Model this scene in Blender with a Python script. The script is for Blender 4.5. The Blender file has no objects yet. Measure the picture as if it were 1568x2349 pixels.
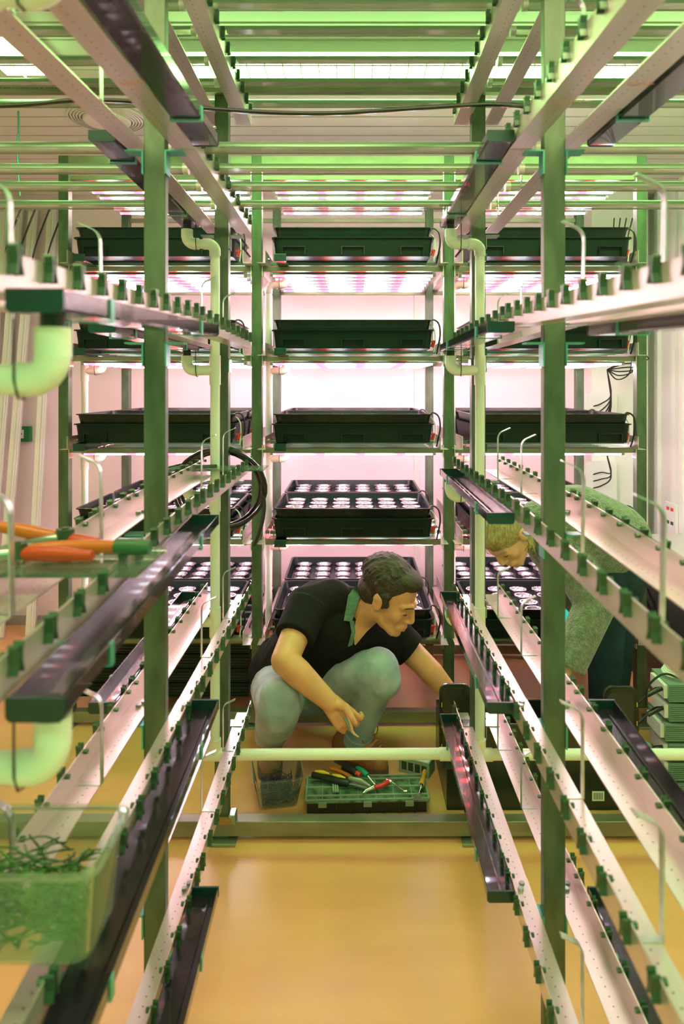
import bpy, bmesh, math, random
from mathutils import Vector, Matrix, Quaternion
random.seed(7)
SC = bpy.context.scene
COL = SC.collection
F = 1568.0            # focal length in pixels (of a 1568 px wide frame)
CX, CY = 808.0, 888.0 # principal point
CH = 1.325            # camera height
def P(px, py, Y):
    return Vector(((px-CX)/F*Y, Y, CH-(py-CY)/F*Y))

# ------------------------------------------------------------------ camera
cam = bpy.data.cameras.new('camera'); camo = bpy.data.objects.new('camera', cam); COL.objects.link(camo)
camo.location = (0, 0, CH); camo.rotation_euler = (math.pi/2, 0, 0)
cam.sensor_fit = 'HORIZONTAL'; cam.sensor_width = 36; cam.lens = 36*F/1568
cam.shift_x = -(CX-784)/1568; cam.shift_y = -(1174.5-CY)/1568
cam.clip_start = 0.02; cam.clip_end = 60
cam.dof.use_dof = True; cam.dof.focus_distance = 2.35; cam.dof.aperture_fstop = 6.2
SC.camera = camo
SC.view_settings.view_transform = 'Standard'; SC.view_settings.look = 'None'
SC.view_settings.gamma = 1; SC.view_settings.exposure = 0.0; SC.view_settings.use_curve_mapping = False

# ------------------------------------------------------------------ world and the strengths of the lamps
w = bpy.data.worlds.new('world'); SC.world = w; w.use_nodes = True
bg = w.node_tree.nodes['Background']; bg.inputs[0].default_value = (0.24, 0.86, 0.28, 1); bg.inputs[1].default_value = 1.1
CEIL_COL = (0.97, 0.97, 0.46); CEIL_STR = 30.0
CEIL_COL_BACK = (0.50, 1.0, 0.38)
CEIL_COL_FAR = (0.42, 1.0, 0.28)
GROW_STR = 64.0

# ------------------------------------------------------------------ materials
def newmat(name):
    m = bpy.data.materials.new(name); m.use_nodes = True
    return m, m.node_tree.nodes, m.node_tree.links, m.node_tree.nodes['Principled BSDF']
def mat(name, col, rough=.5, metal=0, var=0, vscale=8, bump=0, bscale=60, coat=0, spec=.5, stretch=None, rvar=0, col2=None, sheen=0, sub=0):
    m, n, l, b = newmat(name)
    b.inputs['Base Color'].default_value = (*col, 1); b.inputs['Roughness'].default_value = rough
    b.inputs['Metallic'].default_value = metal; b.inputs['Coat Weight'].default_value = coat
    b.inputs['Specular IOR Level'].default_value = spec
    if sheen: b.inputs['Sheen Weight'].default_value = sheen
    if sub:
        b.inputs['Subsurface Weight'].default_value = sub; b.inputs['Subsurface Scale'].default_value = .01
    if var or bump or rvar or col2:
        tc = n.new('ShaderNodeTexCoord'); mp = n.new('ShaderNodeMapping'); l.new(tc.outputs['Object'], mp.inputs[0])
        if stretch: mp.inputs['Scale'].default_value = stretch
    if var or col2:
        t = n.new('ShaderNodeTexNoise'); t.inputs['Scale'].default_value = vscale; t.inputs['Detail'].default_value = 5
        l.new(mp.outputs[0], t.inputs['Vector'])
        r = n.new('ShaderNodeValToRGB'); r.color_ramp.elements[0].position = .35; r.color_ramp.elements[1].position = .65
        c2 = col2 if col2 else tuple(min(1, c*(1+var)) for c in col)
        c1 = col if col2 else tuple(c*(1-var) for c in col)
        r.color_ramp.elements[0].color = (*c1, 1); r.color_ramp.elements[1].color = (*c2, 1)
        l.new(t.outputs[0], r.inputs[0]); l.new(r.outputs[0], b.inputs['Base Color'])
        if rvar:
            mr = n.new('ShaderNodeMapRange'); mr.inputs['To Min'].default_value = max(.02, rough-rvar); mr.inputs['To Max'].default_value = rough+rvar
            l.new(t.outputs[0], mr.inputs[0]); l.new(mr.outputs[0], b.inputs['Roughness'])
    if bump:
        t2 = n.new('ShaderNodeTexNoise'); t2.inputs['Scale'].default_value = bscale; t2.inputs['Detail'].default_value = 3
        l.new(mp.outputs[0], t2.inputs['Vector'])
        bp = n.new('ShaderNodeBump'); bp.inputs['Strength'].default_value = bump; bp.inputs['Distance'].default_value = .01
        l.new(t2.outputs[0], bp.inputs['Height']); l.new(bp.outputs[0], b.inputs['Normal'])
    return m
def emit(name, col, s):
    m, n, l, b = newmat(name); n.remove(b)
    e = n.new('ShaderNodeEmission'); e.inputs[0].default_value = (*col, 1); e.inputs[1].default_value = s
    l.new(e.outputs[0], n['Material Output'].inputs[0]); return m
def clear(name, tint=(.9, .95, .9), gloss=.12, rough=.06, body=0.0, bodycol=(.8, .8, .8)):
    m, n, l, b = newmat(name)
    tr = n.new('ShaderNodeBsdfTransparent'); tr.inputs[0].default_value = (*tint, 1)
    gl = n.new('ShaderNodeBsdfGlossy'); gl.inputs['Roughness'].default_value = rough
    fr = n.new('ShaderNodeLayerWeight'); fr.inputs[0].default_value = gloss
    mx = n.new('ShaderNodeMixShader'); l.new(fr.outputs['Fresnel'], mx.inputs[0]); l.new(tr.outputs[0], mx.inputs[1]); l.new(gl.outputs[0], mx.inputs[2])
    out = mx
    if body:
        df = n.new('ShaderNodeBsdfDiffuse'); df.inputs[0].default_value = (*bodycol, 1)
        m2 = n.new('ShaderNodeMixShader'); m2.inputs[0].default_value = body
        l.new(mx.outputs[0], m2.inputs[1]); l.new(df.outputs[0], m2.inputs[2]); out = m2
    n.remove(b); l.new(out.outputs[0], n['Material Output'].inputs[0]); return m
def perforated(name, col, rough, metal):     # steel with a row of small punched holes along the rail
    m = mat(name, col, rough, metal, var=.06, vscale=5, stretch=(8, 1, 8), rvar=.08)
    n, l = m.node_tree.nodes, m.node_tree.links; b = n['Principled BSDF']
    tc = n.new('ShaderNodeTexCoord'); sx = n.new('ShaderNodeSeparateXYZ'); l.new(tc.outputs['Object'], sx.inputs[0])
    def M(op, a, bb=None):
        k = n.new('ShaderNodeMath'); k.operation = op
        for i, v in enumerate((a, bb)):
            if v is None: continue
            if isinstance(v, (int, float)): k.inputs[i].default_value = v
            else: l.new(v, k.inputs[i])
        return k.outputs[0]
    fy = M('SUBTRACT', M('PINGPONG', sx.outputs['Y'], .018), .009)
    fx = M('SUBTRACT', M('ABSOLUTE', sx.outputs['X']), .026)
    d = M('ADD', M('MULTIPLY', fy, fy), M('MULTIPLY', fx, fx))
    h = M('LESS_THAN', d, 1.7e-6)
    src = b.inputs['Base Color'].links[0].from_socket
    mx = n.new('ShaderNodeMix'); mx.data_type = 'RGBA'; l.new(h, mx.inputs[0]); l.new(src, mx.inputs[6]); mx.inputs[7].default_value = (.02, .02, .02, 1)
    l.new(mx.outputs[2], b.inputs['Base Color'])
    return m
def led_mat(name, strength):                 # diodes along the lamp: clusters of cool white and red
    m, n, l, b = newmat(name); n.remove(b)
    tc = n.new('ShaderNodeTexCoord'); sx = n.new('ShaderNodeSeparateXYZ'); l.new(tc.outputs['Object'], sx.inputs[0])
    k = n.new('ShaderNodeMath'); k.operation = 'MULTIPLY'; l.new(sx.outputs[0], k.inputs[0]); k.inputs[1].default_value = 1/.16
    k2 = n.new('ShaderNodeMath'); k2.operation = 'FRACT'; l.new(k.outputs[0], k2.inputs[0])
    r = n.new('ShaderNodeValToRGB'); e = r.color_ramp.elements
    e[0].position = 0; e[0].color = (.12, .02, .04, 1)
    e[1].position = 1; e[1].color = (.12, .02, .04, 1)
    for p, c in ((.12, (.10, .010, .016)), (.30, (.55, .012, .02)), (.42, (.95, .42, .42)), (.55, (.95, .90, .92)), (.74, (.78, .86, .96)), (.84, (.18, .16, .26))):
        x = e.new(p); x.color = (*c, 1)
    l.new(k2.outputs[0], r.inputs[0])
    em = n.new('ShaderNodeEmission'); l.new(r.outputs[0], em.inputs[0]); em.inputs[1].default_value = strength
    l.new(em.outputs[0], n['Material Output'].inputs[0]); return m

M = {}
M['post'] = mat('galvanised_post', (.10, .135, .088), .46, .45, var=.22, vscale=9, stretch=(3, 3, 1), rvar=.14)
M['beam'] = mat('galvanised_beam', (.27, .25, .19), .42, .6, var=.18, vscale=7, stretch=(1, 3, 3), rvar=.1)
M['rail'] = perforated('rail_steel', (.74, .63, .63), .33, .70)
M['hook'] = mat('hook_steel', (.6, .6, .58), .3, .8, var=.2, vscale=40)
M['clip'] = mat('clip_metal_green', (.045, .10, .055), .35, .3)  # grey metal clips; the green they reflect is put into the colour
M['bolt'] = mat('bolt_steel', (.35, .42, .38), .28, .85)
M['gutter'] = mat('gutter_plastic', (.022, .018, .026), .13, .0, bump=.05, bscale=500, coat=.5)
M['gutter_cap'] = mat('gutter_cap_plastic', (.006, .035, .032), .3)
M['strap'] = mat('strap_teal', (.10, .42, .36), .35, .4)
M['pvc'] = mat('white_pvc', (.80, .82, .76), .32, 0, sub=.1)
M['tube_body'] = mat('lamp_aluminium', (.22, .34, .23), .38, .45)
M['tube_cover'] = clear('lamp_cover', (.9, .88, .86), .25, .12, .30, (.72, .68, .66))
M['cap'] = mat('lamp_cap', (.62, .62, .58), .4, .3)
M['led'] = led_mat('led_diodes', GROW_STR)
M['tray'] = mat('black_tray', (.008, .012, .012), .25, 0, var=.2, vscale=9, bump=.03, bscale=80, spec=.35)
M['tray2'] = mat('black_reservoir', (.006, .012, .011), .42, 0, spec=.22, bump=.04, bscale=120)
M['cup'] = mat('clear_cup', (.60, .58, .64), .10, .95, bump=.5, bscale=160)
M['cup_in'] = mat('cup_bottom', (.10, .07, .11), .12, .7, bump=.4, bscale=120)
M['black'] = mat('black_plastic', (.012, .013, .012), .42)
M['rubber'] = mat('black_rubber', (.008, .009, .009), .3, coat=.2)
M['red'] = mat('red_plastic', (.75, .03, .03), .35)
M['wall'] = mat('wall_paint', (.84, .69, .72), .55, 0, var=.02, vscale=1.5)
M['wallr'] = mat('white_panel', (.84, .83, .79), .45, 0, var=.02, vscale=1.5)
M['trim'] = mat('trim_paint', (.72, .67, .62), .5)
M['skirt'] = mat('skirting', (.35, .33, .30), .5)
# ceiling of narrow planks
def ceil_mat():
    m = mat('ceiling_planks', (.72, .70, .64), .45, 0, var=.03, vscale=2)
    n, l = m.node_tree.nodes, m.node_tree.links; b = n['Principled BSDF']
    wv = n.new('ShaderNodeTexWave'); wv.wave_type = 'BANDS'; wv.bands_direction = 'Y'; wv.wave_profile = 'SAW'; wv.inputs['Scale'].default_value = 3.2
    tc = n.new('ShaderNodeTexCoord'); l.new(tc.outputs['Object'], wv.inputs['Vector'])
    r = n.new('ShaderNodeValToRGB'); r.color_ramp.elements[0].color = (0, 0, 0, 1); r.color_ramp.elements[1].position = .12
    l.new(wv.outputs['Fac'], r.inputs[0])
    bp = n.new('ShaderNodeBump'); bp.inputs['Strength'].default_value = .8; bp.inputs['Distance'].default_value = .01
    l.new(r.outputs[0], bp.inputs['Height']); l.new(bp.outputs[0], b.inputs['Normal'])
    mx = n.new('ShaderNodeMix'); mx.data_type = 'RGBA'; l.new(r.outputs[0], mx.inputs[0]); mx.inputs[6].default_value = (.35, .33, .30, 1)
    src = b.inputs['Base Color'].links[0].from_socket; l.new(src, mx.inputs[7]); l.new(mx.outputs[2], b.inputs['Base Color'])
    return m
M['ceil'] = ceil_mat()
def floor_mat():
    m = mat('floor_vinyl', (.80, .40, .17), .30, 0, col2=(.88, .47, .21), vscale=1.3, stretch=(1, 5, 1), rvar=.07)
    n, l = m.node_tree.nodes, m.node_tree.links; b = n['Principled BSDF']
    t = n.new('ShaderNodeTexNoise'); t.inputs['Scale'].default_value = 3; t.inputs['Detail'].default_value = 4
    tc = n.new('ShaderNodeTexCoord'); l.new(tc.outputs['Object'], t.inputs['Vector'])
    bp = n.new('ShaderNodeBump'); bp.inputs['Strength'].default_value = .06; bp.inputs['Distance'].default_value = .02
    l.new(t.outputs[0], bp.inputs['Height']); l.new(bp.outputs[0], b.inputs['Normal'])
    return m
M['floor'] = floor_mat()
M['skin'] = mat('skin', (.72, .34, .17), .48, 0, var=.06, vscale=20, sub=.12)
M['skinw'] = mat('fair_skin', (.74, .42, .26), .45, 0, var=.04, vscale=20, sub=.12)
M['lip'] = mat('lip', (.50, .20, .15), .45)
M['hair'] = mat('brown_hair', (.022, .013, .008), .5, 0, col2=(.065, .038, .022), vscale=35, bump=.5, bscale=120, stretch=(1, 3, 1))
M['hairw'] = mat('blond_hair', (.28, .21, .085), .42, 0, col2=(.52, .42, .21), vscale=50, bump=.4, bscale=140, stretch=(3, 3, 1))
M['shirt'] = mat('charcoal_cotton', (.009, .007, .008), .9, 0, bump=.35, bscale=14, sheen=.0, spec=.25)
M['collar'] = mat('chambray_collar', (.10, .17, .13), .85, 0, var=.2, vscale=90, bump=.2, bscale=300)
M['denim'] = mat('light_denim', (.25, .32, .38), .8, 0, col2=(.44, .50, .57), vscale=9, bump=.35, bscale=22)
M['denim_dark'] = mat('dark_denim', (.012, .04, .06), .8, 0, var=.3, vscale=12, bump=.4, bscale=24)
M['wool'] = mat('green_wool', (.12, .15, .10), .95, 0, col2=(.24, .26, .20), vscale=60, bump=.9, bscale=170, sheen=.5)
M['boot'] = mat('tan_leather', (.34, .13, .06), .5, 0, var=.25, vscale=12, bump=.2, bscale=60)
M['sole'] = mat('rubber_sole', (.10, .07, .06), .6)
M['lace'] = mat('orange_lace', (.42, .17, .03), .7)
M['chrome'] = mat('chrome', (.75, .75, .75), .15, 1)
M['orange'] = mat('orange_grip', (.50, .050, .006), .4)
M['orange2'] = mat('amber_grip', (.55, .13, .008), .4)
M['dgreen'] = mat('dark_green_grip', (.03, .12, .05), .4)
M['yellow'] = mat('yellow_plastic', (.80, .55, .02), .4)
M['teal'] = mat('teal_plastic', (.01, .28, .20), .35)
M['wood'] = mat('varnished_wood', (.62, .28, .06), .35, 0, var=.2, vscale=15)
M['brownwood'] = mat('shim_wood', (.32, .16, .06), .6, 0, var=.2, vscale=15)
M['clear'] = clear('clear_plastic', (.98, .98, .98), .11, .06, .06, (.7, .8, .7))
M['haze'] = clear('hazy_plastic', (.90, .95, .88), .16, .1, .16, (.50, .58, .42))
M['frost'] = clear('frosted_plastic', (.80, .86, .80), .3, .2, .42, (.62, .72, .62))
M['lid'] = mat('tinted_lid', (.10, .17, .12), .18, 0, var=.5, vscale=40)
M['acryl'] = clear('clear_acrylic', (.90, .97, .92), .25, .04, .06, (.6, .8, .65))
M['ties_g'] = mat('green_cable_ties', (.015, .07, .02), .35, 0, col2=(.10, .30, .05), vscale=14)
M['ties_p'] = mat('dark_cable_ties', (.02, .018, .04), .35, 0, col2=(.10, .09, .16), vscale=30)
M['carton'] = mat('printed_carton', (.30, .42, .32), .6)
M['print'] = mat('print_dark', (.03, .05, .04), .6)
M['printp'] = mat('pink_marker', (.80, .42, .42), .6)
M['label'] = mat('paper_label', (.80, .82, .72), .6)
M['signg'] = mat('green_box', (.01, .18, .05), .4)
M['adapter'] = mat('grey_green_housing', (.22, .34, .26), .45, .2)
M['whitep'] = mat('white_plastic', (.82, .82, .80), .4)
M['phone'] = emit('phone_screen', (.05, .62, .50), 1.0)
M['binp'] = mat('olive_black_plastic', (.018, .024, .018), .3, 0, coat=.2)
M['ceil_far'] = emit('ceiling_light_far', CEIL_COL_FAR, CEIL_STR)
M['ceil_back'] = emit('ceiling_light_back', CEIL_COL_BACK, CEIL_STR*.7)
M['ceil_near'] = emit('ceiling_light_near', CEIL_COL, CEIL_STR)
M['dark'] = mat('hatch_shade', (.01, .01, .01), .8)
M['vent'] = mat('vent_plastic', (.72, .66, .60), .5)

# ------------------------------------------------------------------ builders
def rootloc(p):
    v = Vector((0, 0, 0))
    while p: v += p.location; p = p.parent
    return v
def tag(o, label=None, cat=None, group=None, kind=None):
    if label: o['label'] = label
    if cat: o['category'] = cat
    if group: o['group'] = group
    if kind: o['kind'] = kind
    return o
def thing(name, loc, label, cat, group=None):
    o = bpy.data.objects.new(name, None); COL.objects.link(o); o.location = loc; o.empty_display_size = .05
    return tag(o, label, cat, group)
class G:
    def __init__(s): s.v = []; s.f = []
    def add(s, vs, fs):
        b = len(s.v); s.v += [tuple(v) for v in vs]; s.f += [tuple(i+b for i in f) for f in fs]; return s
    def box(s, x0, x1, y0, y1, z0, z1):
        return s.add([(x0,y0,z0),(x1,y0,z0),(x1,y1,z0),(x0,y1,z0),(x0,y0,z1),(x1,y0,z1),(x1,y1,z1),(x0,y1,z1)],
                     [(3,2,1,0),(4,5,6,7),(0,1,5,4),(1,2,6,5),(2,3,7,6),(3,0,4,7)])
    def obox(s, c, ax, ay, az):      # oriented box: centre and three half-extent vectors
        c, ax, ay, az = map(Vector, (c, ax, ay, az)); vs = []
        for dz in (-1, 1):
            for dx, dy in ((-1,-1),(1,-1),(1,1),(-1,1)): vs.append(c+ax*dx+ay*dy+az*dz)
        return s.add(vs, [(3,2,1,0),(4,5,6,7),(0,1,5,4),(1,2,6,5),(2,3,7,6),(3,0,4,7)])
    def cyl(s, p0, p1, r0, r1=None, n=14, caps=True):
        p0, p1 = Vector(p0), Vector(p1); r1 = r0 if r1 is None else r1
        d = (p1-p0).normalized(); a = d.orthogonal().normalized(); b = d.cross(a)
        vs = []
        for p, r in ((p0, r0), (p1, r1)):
            for i in range(n):
                t = 2*math.pi*i/n; vs.append(p+(a*math.cos(t)+b*math.sin(t))*r)
        fs = [(i, (i+1)%n, n+(i+1)%n, n+i) for i in range(n)]
        if caps: fs += [tuple(range(n-1, -1, -1)), tuple(range(n, 2*n))]
        return s.add(vs, fs)
    def tube(s, pts, r, n=10, caps=True):
        pts = [Vector(p) for p in pts]; rs = r if isinstance(r, (list, tuple)) else [r]*len(pts)
        vs = []; up = None
        for i, p in enumerate(pts):
            t = (pts[min(i+1, len(pts)-1)]-pts[max(i-1, 0)]).normalized()
            if up is None: up = t.orthogonal().normalized()
            up = (up-t*up.dot(t)).normalized(); b = t.cross(up)
            for k in range(n):
                q = 2*math.pi*k/n; vs.append(p+(up*math.cos(q)+b*math.sin(q))*rs[i])
        fs = []
        for i in range(len(pts)-1):
            for k in range(n):
                fs.append((i*n+k, i*n+(k+1)%n, (i+1)*n+(k+1)%n, (i+1)*n+k))
        if caps: fs += [tuple(range(n-1, -1, -1)), tuple((len(pts)-1)*n+k for k in range(n))]
        return s.add(vs, fs)
    def lathe(s, prof, c=(0,0,0), n=24, close=False):   # profile of (r, z) about z
        c = Vector(c); vs = []
        for r, z in prof:
            for k in range(n):
                q = 2*math.pi*k/n; vs.append(c+Vector((r*math.cos(q), r*math.sin(q), z)))
        fs = [(i*n+k, i*n+(k+1)%n, (i+1)*n+(k+1)%n, (i+1)*n+k) for i in range(len(prof)-1) for k in range(n)]
        if close: fs += [tuple(range(n-1, -1, -1)), tuple((len(prof)-1)*n+k for k in range(n))]
        return s.add(vs, fs)
    def prism(s, poly, a0, a1, axis='y'):      # 2-D outline extruded along an axis
        n = len(poly); vs = []
        for a in (a0, a1):
            for u, v in poly:
                vs.append({'y': (u, a, v), 'x': (a, u, v), 'z': (u, v, a)}[axis])
        fs = [(i, (i+1)%n, n+(i+1)%n, n+i) for i in range(n)] + [tuple(range(n-1, -1, -1)), tuple(range(n, 2*n))]
        return s.add(vs, fs)
    def ell(s, c, r, rot=None, nu=16, nv=10):
        c = Vector(c); r = (r, r, r) if isinstance(r, (int, float)) else r; vs = []
        R = rot if rot else Matrix.Identity(3)
        for i in range(1, nv):
            ph = math.pi*i/nv
            for k in range(nu):
                q = 2*math.pi*k/nu
                vs.append(c+R@Vector((r[0]*math.sin(ph)*math.cos(q), r[1]*math.sin(ph)*math.sin(q), r[2]*math.cos(ph))))
        vs += [c+R@Vector((0,0,r[2])), c+R@Vector((0,0,-r[2]))]
        T, B = len(vs)-2, len(vs)-1; m = nv-1
        fs = [(i*nu+k, (i+1)*nu+k, (i+1)*nu+(k+1)%nu, i*nu+(k+1)%nu) for i in range(m-1) for k in range(nu)]
        fs += [(T, k, (k+1)%nu) for k in range(nu)] + [(B, (m-1)*nu+(k+1)%nu, (m-1)*nu+k) for k in range(nu)]
        return s.add(vs, fs)
    def cap(s, p0, r0, p1, r1):                # tapered limb segment with round ends
        s.cyl(p0, p1, r0, r1, 18); s.ell(p0, r0); s.ell(p1, r1); return s
    def build(s, name, m, parent=None, smooth=False, bevel=0, label=None, loc=None):
        me = bpy.data.meshes.new(name); off = rootloc(parent) if parent else (Vector(loc) if loc is not None else Vector((0,0,0)))
        me.from_pydata([tuple(Vector(v)-off) for v in s.v], [], s.f); me.update()
        bm = bmesh.new(); bm.from_mesh(me); bmesh.ops.recalc_face_normals(bm, faces=bm.faces); bm.to_mesh(me); bm.free()
        if smooth:
            for p in me.polygons: p.use_smooth = True
            try: me.set_sharp_from_angle(angle=math.radians(40))
            except Exception: pass
        me.materials.append(m)
        o = bpy.data.objects.new(name, me); COL.objects.link(o)
        if parent: o.parent = parent
        elif loc is not None: o.location = loc
        if bevel:
            md = o.modifiers.new('bevel', 'BEVEL'); md.width = bevel; md.segments = 2; md.limit_method = 'ANGLE'
        if label: o['label'] = label
        return o
    def organic(s, name, m, parent, voxel=.006, it=6, label=None, factor=.5):    # fuse the volumes into one skin
        me = bpy.data.meshes.new('tmp'); me.from_pydata(s.v, [], s.f); me.update()
        bm = bmesh.new(); bm.from_mesh(me); bmesh.ops.recalc_face_normals(bm, faces=bm.faces); bm.to_mesh(me); bm.free()
        t = bpy.data.objects.new('tmp', me); COL.objects.link(t)
        r = t.modifiers.new('r', 'REMESH'); r.mode = 'VOXEL'; r.voxel_size = voxel
        sm = t.modifiers.new('s', 'SMOOTH'); sm.factor = factor; sm.iterations = it
        dg = bpy.context.evaluated_depsgraph_get(); dg.update()
        out = bpy.data.meshes.new_from_object(t.evaluated_get(dg))
        bpy.data.objects.remove(t); bpy.data.meshes.remove(me)
        off = rootloc(parent); out.transform(Matrix.Translation(-off)); out.name = name
        out.materials.clear(); out.materials.append(m)
        for p in out.polygons: p.use_smooth = True
        o = bpy.data.objects.new(name, out); COL.objects.link(o); o.parent = parent
        if label: o['label'] = label
        return o
def copy_tree(o, parent=None, loc=None, rot=None, label=None, group=None):
    c = o.copy(); COL.objects.link(c); c.parent = parent
    if loc is not None: c.location = loc
    if rot is not None: c.rotation_euler = rot
    if label: c['label'] = label
    if group: c['group'] = group
    for ch in KIDS.get(o.name, ()): copy_tree(ch, c)
    return c
KIDS = {}
def kids(root):                 # remember the children of a finished prototype
    d = {}
    for o in COL.objects:
        if o.parent: d.setdefault(o.parent.name, []).append(o)
    def walk(o):
        KIDS[o.name] = list(d.get(o.name, ()))
        for c in KIDS[o.name]: walk(c)
    walk(root)
def arc(c, a, b, r, n=8, t0=0, t1=math.pi/2):
    c, a, b = map(Vector, (c, a, b))
    return [c+a*(r*math.cos(t0+(t1-t0)*i/n))+b*(r*math.sin(t0+(t1-t0)*i/n)) for i in range(n+1)]
def smoothpath(pts, n=6):
    pts = [Vector(p) for p in pts]; out = []
    q = [pts[0]*2-pts[1]]+pts+[pts[-1]*2-pts[-2]]
    for i in range(1, len(q)-2):
        for k in range(n):
            t = k/n; a, b, c, d = q[i-1], q[i], q[i+1], q[i+2]
            out.append(.5*((2*b)+(c-a)*t+(2*a-5*b+4*c-d)*t*t+(3*b-a-3*c+d)*t**3))
    out.append(pts[-1]); return out
def struct(g, name, m, smooth=False):
    o = g.build(name, m, None, smooth); o['kind'] = 'structure'; return o

# ------------------------------------------------------------------ the room
H = CH+1.05
BW = 3.82
g = G(); g.box(-2.4, 1.75, -2.0, BW+.1, -.05, 0); struct(g, 'floor', M['floor'])
g = G(); g.box(-2.4, 1.75, -2.0, BW+.1, H, H+.05); struct(g, 'ceiling', M['ceil'])
g = G(); g.box(-2.4, 1.75, BW, BW+.08, 0, H); struct(g, 'wall_back', M['wall'])
g = G(); g.box(-2.4, -2.32, -2.0, BW, 0, H); struct(g, 'wall_left', M['wall'])
g = G(); g.box(1.66, 1.75, -2.0, BW, 0, H)
struct(g, 'wall_right', M['wallr'])
g = G(); g.box(-2.32, 1.66, BW-.012, BW, 0, .05); struct(g, 'baseboard_back', M['skirt'])
g = G(); g.box(1.648, 1.66, 2.6, BW-.012, 0, .05); struct(g, 'baseboard_right', M['skirt'])
# panel joints on the right wall, wall seam strip on the back wall
for i, y in enumerate((3.70, 3.50, 3.42)):
    g = G(); g.box(1.640, 1.66, y-.02, y+.02, .05, H); struct(g, 'trim_%d' % (i+1), M['wallr'])
g = G(); g.box(.345, .372, BW-.01, BW, .05, H); struct(g, 'trim_4', M['trim'])
g = G(); g.box(1.28, 1.58, BW-.16, BW-.001, .05, H); struct(g, 'trim_5', M['wallr'])

# ceiling lights
def ceiling_light(x0, x1, y0, y1, m, label, z=H):
    t = thing('ceiling_light', ((x0+x1)/2, (y0+y1)/2, z), label, 'ceiling light', 'fluorescent ceiling lights')
    g = G()
    for a in ((x0-.02, x1+.02, y0-.02, y0), (x0-.02, x1+.02, y1, y1+.02), (x0-.02, x0, y0, y1), (x1, x1+.02, y0, y1)):
        g.box(*a, z-.035, z-.001)
    g.build('frame', M['whitep'], t)
    dz = .034 if m.name.endswith('far') else 0
    g = G(); g.box(x0, x1, y0, y1, z-.022-dz, z-.012-dz*.4); g.build('diffuser', m, t)
    n = max(2, int((x1-x0)/.055)); g = G()
    for i in range(1, n):
        x = x0+(x1-x0)*i/n; g.box(x-.0015, x+.0015, y0, y1, z-.034-dz, z-.0225-dz)
    g.build('louvre', M['whitep'], t)
ceiling_light(-.60, 1.55, 2.09, 2.23, M['ceil_far'], 'long bright ceiling light between the slanting top rails')
ceiling_light(-1.10, -.98, 1.98, 2.18, M['ceil_far'], 'small square ceiling light left of the dark hatch rails')
ceiling_light(-1.2, 1.2, .55, .75, M['ceil_near'], 'long ceiling light above the camera, out of the frame')
ceiling_light(-1.2, 1.2, -.75, -.55, M['ceil_back'], 'long ceiling light behind the camera, out of the frame')
# hatch, round vent
t = thing('ceiling_hatch', (-1.35, 2.07, H), 'dark open hatch in the ceiling at upper left', 'hatch')
g = G(); g.box(-1.62, -1.13, 1.98, 2.16, H-.012, H-.002); g.build('shade_panel', M['dark'], t)  # flat black panel stands in for the shade inside the hatch
g = G(); g.box(-1.62, -1.60, 1.97, 2.17, H-.02, H-.001); g.box(-1.15, -1.13, 1.97, 2.17, H-.02, H-.001); g.box(-1.6, -1.15, 2.15, 2.17, H-.02, H-.001); g.build('frame', M['tube_body'], t)
c = Vector((-.955, 2.66, H-.001)); t = thing('ceiling_vent', c, 'round ringed vent on the plank ceiling at upper left', 'vent')
g = G(); g.lathe([(0, -.02), (.085, -.02), (.09, -.014), (.09, 0)], c, 40); g.build('cover', M['vent'], t, True)
for k in range(5):
    r = .096+k*.011; g = G(); g.lathe([(r, 0), (r, -.012+k*.001), (r+.006, -.010+k*.001), (r+.006, 0)], c, 40); g.build('ring', M['vent'], t, True)

# ------------------------------------------------------------------ rack frames
Y1, Y2, Y3, Y4 = 1.293, 2.012, 2.687, 3.371
PX = .375
TIER = ['top tier', 'second tier', 'third tier', 'fourth tier', 'fifth tier', 'lowest tier']
ZB = [.80, .445, .085, -.275, -.632, -.987]       # gutter and bracket heights, relative to the lens height
ZF = [.80, .470, .120, -.250, -.630, -.990]       # rails, far sections
ZN = [.80, .420, .078, -.280, -.634, -.990]       # rails, near ends of the near sections
def post(g, x, y, z0, z1, wx=.040, wy=.036):
    a, b, c, d = x-wx/2, x+wx/2, y-wy/2, y+wy/2
    return g.box(a, b, c, d, z0, z1)
# near rack: front pair, rear pair, beams
def foot(parent, x, y):
    g = G(); g.box(x-.05, x+.045, y-.045, y+.045, .0, .010); g.box(x+.022, x+.042, y-.03, y+.01, .055, .082); g.build('foot_plate', M['bolt'], parent, bevel=.002)
    g = G(); g.box(x-.035, x+.03, y-.032, y+.03, .057, .072); g.build('shim', M['brownwood'], parent)
t = thing('rack_frame', (0, Y1, 0), 'nearest rack frame with two tall green-lit posts beside the aisle', 'rack frame')
for sx, xx in ((-1, -.371), (1, .379)):
    g = G(); post(g, xx, Y1, 0, H-.02, .0405, .024); g.build('post', M['post'], t, bevel=.002)
    g = G()
    for k in range(1, 6):
        z = CH+ZB[k]-.001
        for s2 in (-1, 1):
            g2 = G(); g2.box(xx+s2*.0215-.0015, xx+s2*.0215+.0015, Y1-.016, Y1+.014, z-.045, z)
            g2.box(min(xx+s2*.0215, xx+s2*.055), max(xx+s2*.0215, xx+s2*.055), Y1-.016, Y1+.014, z-.003, z)
            g2.build('bracket', M['strap'], t)
    foot(t, xx, Y1)
g = G(); g.box(-1.9, 1.6, Y1-.014, Y1+.014, .015, .055); g.build('base_beam', M['beam'], t, bevel=.002)
t2 = thing('rack_frame', (0, Y2, 0), 'second rack frame, posts standing just in front of the kneeling man', 'rack frame')
for xx in (-.382, .368, -1.13, 1.13):
    g = G(); post(g, xx, Y2, .01, CH+.90, .040, .038); g.build('post', M['post'], t2, bevel=.002)
    foot(t2, xx, Y2)
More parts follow.
